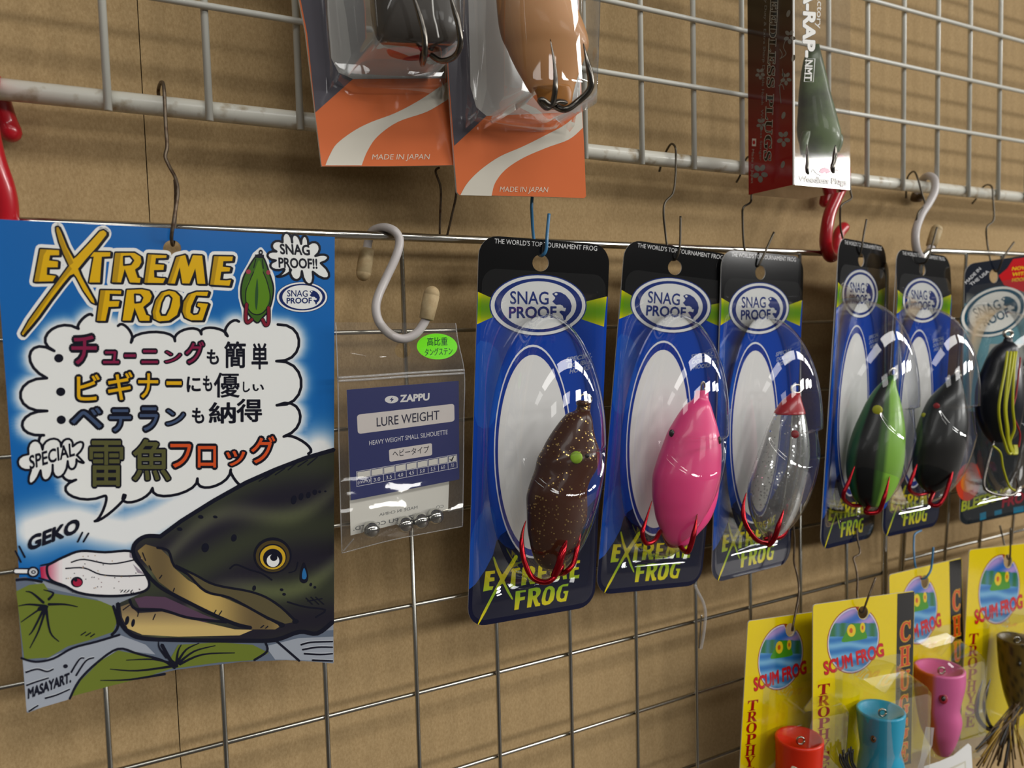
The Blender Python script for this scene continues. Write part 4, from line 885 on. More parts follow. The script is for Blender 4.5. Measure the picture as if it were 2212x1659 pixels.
# black frog
rk = px(CG_, [(692, 725, 738), (650, 735, 780), (590, 745, 840), (555, 755, 900), (525, 760, 980), (505, 750, 1060), (500, 735, 1140), (500, 715, 1200), (515, 680, 1250), (545, 640, 1290), (580, 610, 1307)])
L5_ = lure('frog_lure', 'black frog lure with red and yellow eye marks', at(2010, 1065, YL_))
def kcol(t, a_):
    d = math.degrees(a_) % 360
    return (14, 34, 22) if 120 < d < 215 else ((30, 30, 30) if (d > 310 or d < 20) and t > .3 else (13, 14, 14))
blob(rk, YL_, .62, 40, kcol).build('body', 'lure_skin', L5_, True); ring_at(CG_, 715, 735, 14, 16, YL_, .6, L5_)
eye_disc(on_body(rk, *CG_((590, 884))[0], YL_, .62), 1.7, 'red_paint', 'eye', L5_); eye_disc(on_body(rk, *CG_((545, 930))[0], YL_, .62), 1.3, 'yellow_paint', 'eye_spot', L5_)
barbed('hook', h(CG_, YL_, (590, 1305, 2), (520, 1320, 2), (480, 1290, 0), (500, 1220, 0), (518, 1170, 0)), 1.1, L5_)
barbed('hook', h(CG_, YL_, (600, 1305, 0), (580, 1360, -4), (620, 1370, -8), (655, 1320, -9), (680, 1240, -9), (695, 1180, -8)), 1.2, L5_)

# ---------------------------------------------------------------- the teal pack at the edge of the picture
CT = crop(1990, 540, 7.5405); CT2 = crop(1980, 720, 3.858)
TCOR = [at(2085, 571, -11), at(2240, 548, -9), at(2228, 1104, -4.5), at(2073, 1137, -5)]
TPX = homography([(2085, 571), (2240, 548), (2228, 1104), (2073, 1137)], [(0, 0), (1, 0), (1, 1), (0, 1)])
ST, nT = bilinear(*TCOR)
tp = thing('lure_pack', 'teal and black blister pack with the yellow-skirted frog lure', 'blister pack', (TCOR[0]+TCOR[1])/2, 'frog lure packs along the steel rod')
def ut(C, *p): return [tuple(min(max(v, .003), .997) for v in TPX(*q)) for q in C(*p)]
hole = [TPX(*CT((1165+70*math.cos(2*math.pi*k/18), 420+110*math.sin(2*math.pi*k/18)))[0]) for k in range(18)]
cdT = card_body('backing_card', ST, round_rect(0, 0, 1, 1, .12, .04), [hole], .45, 'card_print', tp, lambda x, y: (20, 26, 38) if y < .16 else ((150, 152, 146) if y < .4 else (24, 30, 34)), .08)
QT = Sheet(ST, .12, .035)
QT.poly(ut(CT, (640, 860), (560, 1100), (530, 2600), (900, 2600), (1100, 1500), (1700, 1500), (1700, 1000)), (96, 140, 150), 1); QT.done('teal_field', 'card_print', cdT)
QT.poly(ut(CT, (1480, 150), (1380, 300), (1240, 410), (1330, 560), (1700, 680), (1700, 120)), (186, 14, 22), 2); QT.done('red_burst', 'card_print', cdT)
QT.map = lambda x, y: TPX(*CT((x, y))[0])
for j, tx in enumerate(('NOW', 'WITH', 'HOOKS')): QT.text(tx, (1455, 330+90*j), (1720, 305+90*j), (14, -58), (222, 190, 20), 3, .02)
for j, tx in enumerate(('MADE IN', 'THE USA')): QT.text(tx, (735+75*j, 545+30*j), (965+130*j, 310+45*j), (-36, -36), (206, 206, 206), 2, .012)
QT.map = None; QT.done('header_lettering', 'card_print', cdT)
QT.map = lambda x, y: TPX(*CT((x, y))[0])
def badge(S, cx, cy, w_, h_, rot, L0):
    ca, sa = math.cos(rot), math.sin(rot)
    old = S.map; S.map = lambda x, y: old(cx+(x*ca-y*sa), cy+(x*sa+y*ca))
    snag_logo(S, 0, 0, w_, h_, (14, 70, 92), (216, 214, 206), L0); S.map = old
badge(QT, 1180, 985, 560, 385, R(-22), 2); QT.map = None; QT.done('maker_badge', 'card_print', cdT)
QT.map = lambda x, y: TPX(*CT2((x, y))[0])
QT.text('BLEEDING', (370, 1480), (760, 1360), (8, -90), (170, 180, 30), 3, .035); QT.text('FROG', (700, 1450), (960, 1380), (8, -90), (150, 20, 40), 3, .035)
QT.map = None; QT.done('title_lettering', 'card_print', cdT)
for q in ((520, 1500, 570, 1560), (640, 1480, 700, 1520), (800, 1450, 890, 1500)): QT.poly(ut(CT2, (q[0], q[1]), (q[2], q[1]-15), (q[2], q[3]-15), (q[0], q[3])), (22, 110, 140), 2); QT.done('blue_patch', 'card_print', cdT)
QT.ell(.10, .83, .16, .075, (206, 60, 30), 4, rot=.0); QT.ell(.10, .83, .1, .04, (222, 120, 30), 5); QT.done('round_sticker', 'card_print', cdT)
blister_mesh(ST, tp, lambda u, v: dome(u, v, 30.0))
YT = -26
rt = px(CT2, [(728, 803, 40), (715, 800, 70), (650, 835, 110), (600, 850, 180), (560, 870, 270), (520, 880, 380), (498, 885, 480), (495, 885, 600), (510, 870, 700), (540, 850, 790), (580, 820, 860), (620, 760, 905)])
L6_ = lure('frog_lure', 'black frog lure with a yellow rubber skirt, at the picture edge', at(2150, 955, YT))
blob(rt, YT, .62, 32, lambda t, a_: (14, 17, 26)).build('body', 'lure_skin', L6_, True); ring_at(CT2, 762, 5, 34, 28, YT, 1.0, L6_)
for k, (x0, x1, x2) in enumerate(((755, 685, 760), (785, 735, 790), (810, 745, 800), (830, 800, 810))):
    wire('skirt_strand', h(CT2, YT-14, (x0, 155, 4), (x0-18, 300, 0), (x1, 600, -1), (x1+15, 790, 0), (x2-30, 900, 2), (x2, 990, 2), (x2+25, 1000, 2), (x2+20, 930, 3)), .75, 'yellow_paint', L6_, 8)
wire('skirt_strand', h(CT2, YT-12, (640, 940, 0), (700, 1000, 0), (720, 1120, 0), (770, 1270, 0), (820, 1310, 0)), .6, 'yellow_paint', L6_, 8)
wire('skirt_strand', h(CT2, YT-12, (865, 200, 0), (830, 500, 0), (800, 660, 0), (860, 830, 0), (850, 950, 0)), .5, 'red_paint', L6_, 8)
barbed('hook', h(CT2, YT, (640, 900, -4), (560, 1240, -6), (620, 1330, -8), (780, 1350, -9), (840, 1300, -9), (828, 1190, -9)), .9, L6_, 'hook_steel')
# ---------------------------------------------------------------- bag of weights
Z7 = crop(720, 480, 5.53); Z3 = crop(700, 440, 2.0735); ZL = crop(720, 790, 7.373); ZB = crop(720, 980, 7.213)
def ss(a_, b_, x): t = max(0, min(1, (x-a_)/(b_-a_))); return t*t*(3-2*t)
def bag_front(x, y, h_=0.0): return at(x, y, -12.2-4.2*ss(1020, 1120, y)*(1-ss(1150, 1195, y))+.5*math.sin(x/31+y/47)*ss(700, 760, y))+np.array([0, -1, 0])*h_
def bag_back(x, y, h_=0.0): return at(x, y, -7.4+1.2*ss(1040, 1120, y)*(1-ss(1150, 1195, y)))+np.array([0, 1, 0])*h_
def label_fn(x, y, h_=0.0): return at(x, y, -10.6)+np.array([0, -1, 0])*h_
bag = thing('weight_bag', 'small clear zip bag with a navy label and steel balls', 'plastic bag', at(870, 700, -9))
film = [(725, 696), (984, 698), (988, 730), (996, 770), (1003, 806), (1002, 860), (1001, 960), (1001, 1060), (999, 1137), (930, 1150), (840, 1168), (738.6, 1195), (735, 1080), (732, 960), (731, 870), (730, 823), (726, 760)]
hb = oval(870, 757, 17.5, 16.5, 24)
for nm, fn in (('front_film', bag_front), ('back_film', bag_back)):
    V, T = tri_poly(film, [hb]); V, T = refine(V, T, 22); MB().add([fn(x, y) for x, y in V], T).build(nm, 'bag_film', bag, True)
mb = MB(); k = len(film); mb.add([bag_front(*p) for p in film]+[bag_back(*p) for p in film], [(i, (i+1) % k, (i+1) % k+k, i+k) for i in range(4, 15)]); mb.build('side_seam', 'bag_film', bag, True)
for dy in (0, -7): wire('zip_ridge', [(730, 823+dy, -12.6), (800, 819+dy, -12.8), (880, 813+dy, -12.8), (1003, 806+dy, -12.6)], .5, 'clear_strip', bag, 8)
for pts in (((984, 698, -12), (990, 740, -12.3), (1003, 806, -12.4), (1002, 900, -12), (1001, 1010, -12), (999, 1137, -12)), ((999, 1137, -12), (930, 1150, -13), (840, 1168, -13), (738.6, 1195, -12)), ((738.6, 1195, -12), (735, 1080, -12), (732, 960, -12), (730, 823, -12.4), (725, 696, -12))): wire('welded_edge', pts, .22, 'clear_strip', bag, 6)
for pts in (((742, 1190, -12.5), (752, 1178, -13.5), (764, 1164, -15)), ((968, 1104, -15), (980, 1100, -14), (992, 1097, -13))): wire('film_crease', pts, .28, 'clear_strip', bag, 6)
SL = Sheet(label_fn, 40, .035)
def quad_img(TL, TR, BR, BL): return homography([(0, 0), (1, 0), (1, 1), (0, 1)], [TL, TR, BR, BL])
slip = card_body('paper_slip', lambda x, y, h_=0: at(x, y, -8.6)+np.array([0, -1, 0])*h_, [(752, 900), (968, 880), (970, 1044), (968, 1099), (900, 1122), (757.4, 1156.8), (754, 1031)], [], .2, 'label_print', bag, (214, 213, 206))
SPs = Sheet(lambda x, y, h_=0: at(x, y, -8.6)+np.array([0, -1, 0])*h_, 60, .03)
SPs.map = lambda x, y: ZB((x, y))[0]
SPs.text('MADE IN CHINA', (715, 975), (1310, 855), (2, -48), (120, 122, 122), 1, .008, mirror=True); SPs.text('ZAPPU CO.,LTD.', (310, 1200), (1250, 1010), (2, -62), (110, 113, 114), 1, .02, mirror=True); SPs.text('CO', (1600, 860), (1720, 840), (0, -50), (130, 132, 132), 1, .01, mirror=True)
SPs.map = None; SPs.done('reversed_lettering', 'label_print', slip)
LC = [(749, 842), (991, 822.5), (992.4, 1035.5), (758, 1081)]
NV = (22, 32, 96)
lbl = card_body('navy_label', label_fn, LC, [], .25, 'label_print', bag, NV, 60)
def rr_px(C, TL, TR, BR, BL, ru=.03, rv=.14):
    f = quad_img(*C(TL, TR, BR, BL)); return [f(*p) for p in round_rect(0, 0, 1, 1, ru, rv, 4)]
SL.poly(rr_px(ZL, (375, 780), (1925, 605), (1930, 885), (390, 1088)), (206, 200, 198), 1); SL.done('white_panel', 'label_print', lbl)
SL.poly(rr_px(ZL, (885, 1335), (1570, 1232), (1575, 1425), (895, 1532), .05, .12), (206, 200, 198), 1); SL.done('white_panel', 'label_print', lbl)
SL.map = lambda x, y: ZL((x, y))[0]
SL.text('LURE WEIGHT', (690, 970), (1690, 852), (-2, -150), (18, 18, 52), 2, .006); SL.text('ヘビータイプ', (945, 1450), (1525, 1375), (0, -88), (18, 18, 40), 2, .006)
SL.text('HEAVY WEIGHT SMALL SILHOUETTE', (570, 1268), (1822, 1090), (-1, -76), (206, 206, 216), 1, .002); SL.text('ZAPPU', (1062, 578), (1530, 545), (4, -112), (214, 214, 216), 1, .045)
SL.map = None; SL.done('label_lettering', 'label_print', lbl)
SL.ell(*ZL((928, 538))[0], 108/7.373, 60/7.373, (214, 214, 216), 1, rot=-.05); SL.poly(ZL((945, 495), (895, 545), (925, 545), (915, 582), (965, 530), (935, 528)), NV, 2); SL.done('bolt_emblem', 'label_print', lbl)
xs = [360, 580, 775, 955, 1130, 1300, 1470, 1632, 1782, 1922]
def gy(x, f): return {0: 280, 1: 395, 2: 512}[f]+(x-360)*({0: 10, 1: 120, 2: 220}[f]-{0: 280, 1: 395, 2: 512}[f])/(1922-360)
SL.map = lambda x, y: ZB((x, y))[0]
for f in (0, 1, 2): SL.stroke([(x, gy(x, f)) for x in xs], 7, (206, 206, 216), 1)
for x in xs: SL.stroke([(x, gy(x, 0)), (x+8, gy(x, 2))], 7, (206, 206, 216), 1)
SL.map = None; SL.done('size_table_lines', 'label_print', lbl); SL.last['kind'] = 'stuff'
SL.map = lambda x, y: ZB((x, y))[0]
for i in range(9):
    a_, b_ = xs[i]+14, xs[i+1]-8; SL.poly([(a_, gy(a_, 0)+14), (b_, gy(b_, 0)+14), (b_+2, gy(b_, 1)-10), (a_+2, gy(a_, 1)-10)], (208, 206, 200), 2)
    SL.done('tick_box', 'label_print', lbl)
    tx = ('(mm)', '3.0', '3.5', '4.0', '4.5', '5.0', '5.5', '6.0', '7.0')[i]; m0, m1 = xs[i]+(20 if i == 0 else 48), xs[i+1]-(12 if i == 0 else 44)
    SL.text(tx, (m0, gy(m0, 2)-24-(12 if i == 0 else 0)), (m1, gy(m1, 2)-26-(12 if i == 0 else 0)), (0, -58 if i else -50), (206, 206, 216), 1, .004); SL.done('size_lettering', 'label_print', lbl)
SL.stroke([(1815, 85), (1838, 112), (1872, 45)], 15, (20, 20, 28), 3); SL.done('tick_mark', 'label_print', lbl)
SL.map = None
SG = Sheet(bag_front, 30, .06)
SG.ell(944, 748.5, 43.8, 28, (112, 226, 22), 1, rot=.03); SG.map = lambda x, y: Z7((x, y))[0]; SG.text('高比重', (1120, 1468), (1362, 1462), (0, -78), (24, 70, 40), 2, .006); SG.text('タングステン', (1092, 1592), (1422, 1575), (0, -72), (24, 70, 40), 2, .006); SG.map = None
SG.done('green_sticker', 'label_print', bag); SG.last['label'] = 'bright green oval sticker'
def ball(pxy, r_, lab):
    c = at(*pxy, -11.0); mb = MB(); n, mm_ = 28, 16
    rr = [[c+r_*np.array([math.sin(R(180*j/mm_))*math.cos(2*math.pi*i/n), math.sin(R(180*j/mm_))*math.sin(2*math.pi*i/n), math.cos(R(180*j/mm_))]) for i in range(n)] for j in range(1, mm_)]
    rings(mb, rr); o = mb.build('steel_ball', 'steel_ball', None, True, base=c); tag(o, lab, 'fishing weight', 'steel balls in the zip bag')
for pxy, lab in (((802, 1144), 'steel ball lying alone at the poster end of the zip bag'), ((875, 1132.5), 'steel ball in the zip bag, first of the row of three'), ((909, 1125), 'steel ball in the zip bag, middle of the row of three'), ((940.5, 1115), 'steel ball in the zip bag, last of the row of three')): ball(pxy, 3.35, lab)

# ---------------------------------------------------------------- the two orange packages
U8 = crop(640, 0, 3.19)
def flat(Y): return lambda x, y, h_=0.0: at(x, y, Y)+np.array([0, -1, 0])*h_
def tray(name, front, Y, h_, parent, material='blister_plastic', grow=1.04, inset=.9):
    F_ = [at(x, y, Y-h_) for x, y in front]; c = sum(F_)/len(F_)
    F_ = [np.asarray(p) for p in cr_spline(F_, 3, True)]
    R_ = []
    for g, d in ((grow, h_-.3), (1.0, h_*.12), (.985, h_*.04), (.95, .0)):
        R_.append([c+(p-c)*np.array([g, 1, g])+np.array([0, d, 0]) for p in F_])
    mb = MB(); rings(mb, R_, None, False, True); return mb.build(name, material, parent, True)
ORG = (212, 112, 68); SLATE = (88, 85, 92); CREAM = (212, 206, 192)
def tilted(Y, k): return lambda x, y, h_=0.0: at(x, y, Y+k*(y-150))+np.array([0, -1, 0])*h_
def orange_pack(Y, tk, ol, win, slate, swoosh, txt, label):
    t = thing('lure_package', label, 'blister pack', at(*ol[3], Y), 'orange and grey packages hung on the white grid')
    cd = card_body('backing_card', tilted(Y, tk), ol, [], 1.2, 'card_print', t, ORG, 60)
    Q = Sheet(tilted(Y, tk), 60, .05)
    Q.poly(slate, SLATE, 1); Q.done('slate_print', 'card_print', cd)
    Q.poly(win, (186, 182, 177), 2); Q.done('pale_window_print', 'card_print', cd)
    kx = len(swoosh)//2+1; swoosh = curve2(swoosh[:kx], 5)+curve2(swoosh[kx:], 5)
    Q.poly(swoosh, CREAM, 2); Q.done('swoosh_print', 'card_print', cd)
    Q.text('MADE IN JAPAN', *txt, (226, 206, 186), 3, .0); Q.done('origin_lettering', 'card_print', cd)
    return t
u8 = lambda *p: U8(*p)
YLp, YRp = -15, -22
pl = orange_pack(YLp, -.008, [(630, -420), (646, 0), (660, 69), (681, 244), (695, 359), (836, 359), (980, 357), (969, 188), (962, 0), (955, -420)],
    u8((190, -1300), (215, 100), (240, 400), (290, 500), (390, 545), (1030, 540), (1000, -1300)), u8((-20, -1320), (30, 0), (75, 230), (132, 775), (390, 545), (700, 300), (1010, 0), (990, -1320)),
    u8((200, 1140), (230, 1070), (280, 990), (400, 900), (520, 840), (680, 780), (850, 690), (1046, 560), (1052, 680), (900, 770), (700, 840), (560, 940), (490, 1040), (450, 1140)), (u8((520, 1100))[0], u8((915, 1098))[0], (2, -38/3.19)), 'orange and grey package with the dark frog lure')
pr = orange_pack(YRp, .018, [(945, -420), (962, 60), (968, 165), (978, 300), (987, 415), (992, 421), (1140, 424), (1262, 428), (1266, 424), (1262, 320), (1256, 200), (1240, -420)],
    u8((1165, -1300), (1185, 0), (1200, 600), (1240, 740), (1310, 800), (1960, 770), (1900, -1300)), u8((975, -1320), (1035, 180), (1050, 520), (1088, 1005), (1310, 800), (1700, 500), (1950, 300), (1900, -1320)),
    u8((1130, 1345), (1180, 1260), (1270, 1170), (1400, 1080), (1560, 1010), (1720, 930), (1850, 860), (1968, 760), (1974, 880), (1880, 960), (1720, 1020), (1560, 1090), (1440, 1170), (1370, 1260), (1345, 1350)), (u8((1400, 1322))[0], u8((1730, 1325))[0], (2, -38/3.19)), 'orange and grey package with the tan frog lure, the lower of the two')
tray('blister_flange', u8((235, -1200), (250, 440), (300, 520), (390, 560), (480, 600), (960, 600), (1010, 560), (1035, 500), (1020, -1200)), YLp, 6, pl)
tray('blister_bulge', u8((520, -1200), (550, 190), (590, 262), (650, 282), (1080, 300), (1150, 280), (1170, 200), (1150, -1200)), YLp, 36, pl)
tray('blister_flange', u8((1195, -1200), (1215, 680), (1250, 760), (1310, 800), (1500, 840), (1800, 850), (1850, 800), (1950, 700), (1945, -1200)), YRp, 6, pr)
tray('blister_bulge', u8((1560, -1200), (1600, 560), (1660, 615), (1900, 660), (2010, 690), (2070, 640), (2090, 560), (2080, -1200)), YRp, 36, pr)
mat('tan_rubber', (206, 150, 98), .4, 0, .5, .15, sss=.2); mat('dark_rubber', (62, 56, 50), .4, 0, .5, .2); mat('amber_rubber', (170, 112, 50), .35)
def plain_lure(label, base): return thing('frog_lure', label, 'fishing lure', base, 'soft frog lures inside the packs')
L7 = plain_lure('dark brown frog lure in the orange package, hooks pointing up', at(900, 100, -40))
rl = px(U8, [(600, 900, -700), (520, 1000, -400), (505, 1110, -100), (510, 1130, 60), (525, 1135, 170), (550, 1120, 250), (590, 1080, 300), (660, 1030, 330)])
blob(rl, -38, .5).build('body', 'dark_rubber', L7, True)
blob(px(U8, [(620, 960, 340), (640, 930, 380), (700, 900, 400), (740, 860, 410)]), -36, .4).build('tail_pad', 'clear_red', L7, True)
barbed('hook', h(U8, -42, (1000, 330, 4), (880, 360, 0), (870, 440, -6), (885, 380, -14), (885, 260, -16), (860, 140, -16), (815, 0, -16), (790, -60, -16)), 1.0, L7, 'hook_steel')
barbed('hook', h(U8, -42, (930, 380, 0), (1000, 420, -4), (1090, 390, -10), (1130, 300, -14), (1115, 160, -15), (1075, 20, -15), (1055, -60, -15)), 1.0, L7, 'hook_steel')
wire('line_thread', h(U8, -58, (935, -40, 0), (945, 100, 0), (965, 180, 0), (980, 260, 0)), .25, 'white_paper', L7)
L8 = plain_lure('tan frog lure in the lower orange package, dark hooks pointing up', at(1160, 220, -48))
rr8 = px(U8, [(1400, 1600, -900), (1370, 1760, -500), (1370, 1880, -150), (1378, 1915, 0), (1388, 1960, 120), (1400, 1992, 200), (1420, 2012, 270), (1450, 2015, 330), (1480, 1990, 400), (1520, 1960, 480), (1560, 1935, 550), (1600, 1915, 620), (1650, 1900, 690), (1690, 1890, 735)])
blob(rr8, -46, .5).build('body', 'tan_rubber', L8, True)
blob(px(U8, [(1630, 1890, 600), (1650, 1905, 640), (1670, 1900, 700), (1690, 1885, 742)]), -55, .5).build('tail_pad', 'amber_rubber', L8, True)
barbed('hook', h(U8, -62, (1900, 720, 6), (1800, 700, 2), (1730, 745, 0), (1680, 700, -2), (1700, 690, -3), (1760, 720, -4), (1785, 600, -6), (1780, 450, -6), (1750, 270, -5)), 1.0, L8, 'hook_steel')
barbed('hook', h(U8, -62, (1760, 720, 4), (1850, 755, 0), (1940, 700, -2), (2020, 620, -5), (2030, 540, -6), (2005, 420, -6), (1978, 300, -5)), 1.2, L8, 'hook_steel')

# ---------------------------------------------------------------- the red and black box
X2 = crop(1560, 0, 3.7706)
XB = at(1617, 414, -8)[0]
def at_x(x, y, X): d = (x-1106)/FPX*CR-(y-829.5)/FPX*CU+CF; return CAMP+d*((X-CAMP[0])/d[0])
yf = at_x(1714, 399, XB)[1]
PF = at_x(1714, 399, XB); ZBm = PF[2]; XR = at(1836, 411, yf)[0]
bx = thing('lure_box', 'tall red and black box with a clear front and green frog', 'box', (XB, yf, ZBm))
zt = ZBm+190
def side_fn(x, y, h_=0.0): return at_x(x, y, XB)+np.array([-1, 0, 0])*h_
def gcolz(z): k = max(0, min(1, (z-ZBm)/95)); k = k*k*(3-2*k); return np.array((150, 18, 26))*(1-k)+np.array((52, 44, 30))*k
def gridquad(f, nu, nv, colf):
    V = [f(i/nu, j/nv) for j in range(nv+1) for i in range(nu+1)]
    return V, [(j*(nu+1)+i, j*(nu+1)+i+1, (j+1)*(nu+1)+i+1, (j+1)*(nu+1)+i) for j in range(nv) for i in range(nu)], [tuple(colf(p)) for p in V]
mb = MB(); mb.add(*gridquad(lambda u, v: np.array([XB, yf+(-8-yf)*u, ZBm+190*v]), 2, 30, lambda p: gcolz(p[2]))); sp_ = mb.build('side_panel', 'card_print', bx)
mb = MB(); mb.add(*gridquad(lambda u, v: np.array([XB+(XR-XB)*u, yf+(-8-yf)*v, ZBm]), 2, 2, lambda p: (120, 14, 24))); mb.build('bottom_flap', 'card_print', bx)
cf_ = MB().add([(XB, yf, ZBm), (XR, yf, ZBm), (XR, yf, zt), (XB, yf, zt)], [(0, 1, 2, 3)]).build('clear_front', 'box_film', bx)
MB().add([(XR, yf, ZBm), (XR, -8, ZBm), (XR, -8, zt), (XR, yf, zt)], [(0, 1, 2, 3)]).build('clear_side', 'box_film', bx)
MB().add([(XB, -8, ZBm), (XR, -8, ZBm), (XR, -8, zt), (XB, -8, zt)], [(0, 1, 2, 3)]).build('clear_back', 'box_film', bx)
box(MB(), (XB-.1, yf-.2, ZBm), (XB+.8, yf+.4, zt)).build('corner_edge', 'white_paper', bx)
QX = Sheet(side_fn, 60, .06)
SV = (126, 126, 122)
QX.map = lambda x, y: X2((x, y))[0]
bs = bold_serif('WEEDLESS PLUGS')
QX.text(bs, (405, -190), (338, 1312), (62, 4), (196, 193, 182), 1, .03); QX.text(bs, (407, -186), (341, 1308), (58, 4), (24, 20, 16), 2, .0); QX.done('title_lettering', 'card_print', sp_)
QX.text('Heavy Duty & Extra Sharp Double Hook  Weedless Stinger', (352, -120), (304, 1310), (20, 1), SV, 1, .0); QX.text('Made in Japan', (243, 1215), (236, 1490), (20, 1), (170, 160, 150), 1, .0); QX.done('small_lettering', 'card_print', sp_)
QX.poly([(245, 1128), (278, 1130), (276, 1192), (243, 1190)], (214, 208, 200), 1); QX.ell(260, 1160, 11, 17, (170, 20, 30), 2); QX.done('flag_print', 'card_print', sp_)
def flower(cx, cy, r_, nm='flower_print'):
    for k in range(5):
        a_ = R(72*k+15); QX.ell(cx+r_*.55*math.cos(a_), cy+r_*.75*math.sin(a_), r_*.42, r_*.3, SV, 1, rot=a_, n=14)
    QX.done(nm, 'card_print', sp_); QX.last['kind'] = 'stuff'
for f_ in ((550, 300, 52), (310, 600, 42), (500, 1130, 58), (310, 1410, 66), (520, 640, 48), (320, 1010, 44)): flower(*f_)
for x, y in ((540, 110), (500, 940), (495, 1340), (580, 475)): QX.ell(x, y, 15, 30, SV, 1, rot=.3, n=16); QX.done('petal_print', 'card_print', sp_)
for pts in (((530, 300), (500, 380), (520, 440), (470, 480)), ((490, 560), (500, 640), (470, 700), (480, 840)), ((470, 400), (490, 440), (480, 470)), ((460, 700), (490, 690), (505, 730))): QX.stroke(pts, 9, SV, 1, taper=(.6, .6), sm=5); QX.done('scroll_print', 'card_print', sp_)
QF = Sheet(flat(yf-.1), 60, .06)
QF.map = lambda x, y: X2((x, y))[0]
QF.text('SPLA-RAP-', (668, -360), (655, 470), (100, 8), (70, 70, 66), 1, .06); QF.text('SPLA-RAP-', (670, -360), (657, 468), (98, 8), (214, 212, 206), 2, .045); QF.done('name_lettering', 'label_print', cf_)
QF.stroke([(685, 480), (755, 478), (742, 668), (668, 664)], 4, (190, 190, 184), 1, closed=True); QF.done('frame_print', 'label_print', cf_); QF.text('NMT', (678, 488), (668, 658), (62, 2), (196, 194, 188), 1, .03); QF.done('type_lettering', 'label_print', cf_)
QF.text('Factory', (778, -80), (768, 232), (46, 3), (188, 184, 176), 1, .01); QF.done('script_lettering', 'label_print', cf_); QF.text('Weedless Plugs', (618, 1478), (1015, 1508), (0, -50), (86, 84, 82), 1, .06); QF.text('Weedless Plugs', (620, 1476), (1013, 1506), (0, -48), (200, 196, 190), 2, .02); QF.done('window_lettering', 'label_print', cf_)
for k in range(7):
    a_ = R(-150+20*k); QF.ell(836+34*math.cos(a_), 1418+34*math.sin(a_), 22, 9, (216, 150, 170), 1, rot=a_, n=12)
QF.done('lotus_emblem', 'label_print', cf_); QF.last['kind'] = 'stuff'
for sg in (-1, 1): QF.stroke([(836+sg*30, 1432), (836+sg*70, 1410), (836+sg*95, 1380), (836+sg*110, 1400)], 8, (206, 204, 200), 1, sm=4); QF.done('scroll_print', 'label_print', cf_)
ym = (yf-8)/2
mat('green_rubber', (92, 112, 62), .4, 0, .5, .2, mottle=((58, 66, 40), 60, .4, .65))
L9 = plain_lure('olive green frog lure standing in the red and black box', at(1770, 380, ym))
rg9 = px(X2, [(745, 790, 360), (690, 802, 420), (660, 822, 500), (640, 850, 620), (625, 882, 760), (618, 920, 900), (612, 945, 1000), (612, 964, 1080), (625, 962, 1150), (650, 935, 1230), (668, 925, 1330), (680, 915, 1430)])
blob(rg9, ym, .55).build('body', 'green_rubber', L9, True)
blob(px(X2, [(900, 960, 1080), (890, 985, 1120), (895, 980, 1180), (905, 955, 1240)]), ym-4, .8, 14).build('leg', 'green_rubber', L9, True); blob(px(X2, [(655, 720, 1070), (640, 715, 1110), (630, 700, 1180), (640, 690, 1260)]), ym-6, .8, 14).build('leg', 'green_rubber', L9, True)
barbed('hook', h(X2, ym-14, (700, 1430, 2), (690, 1400, 0), (692, 1300, 0), (690, 1175, 0)), 1.0, L9, 'hook_steel'); barbed('hook', h(X2, ym-14, (900, 1430, 2), (895, 1380, 0), (915, 1280, 0), (922, 1180, 0)), 1.3, L9, 'hook_steel')
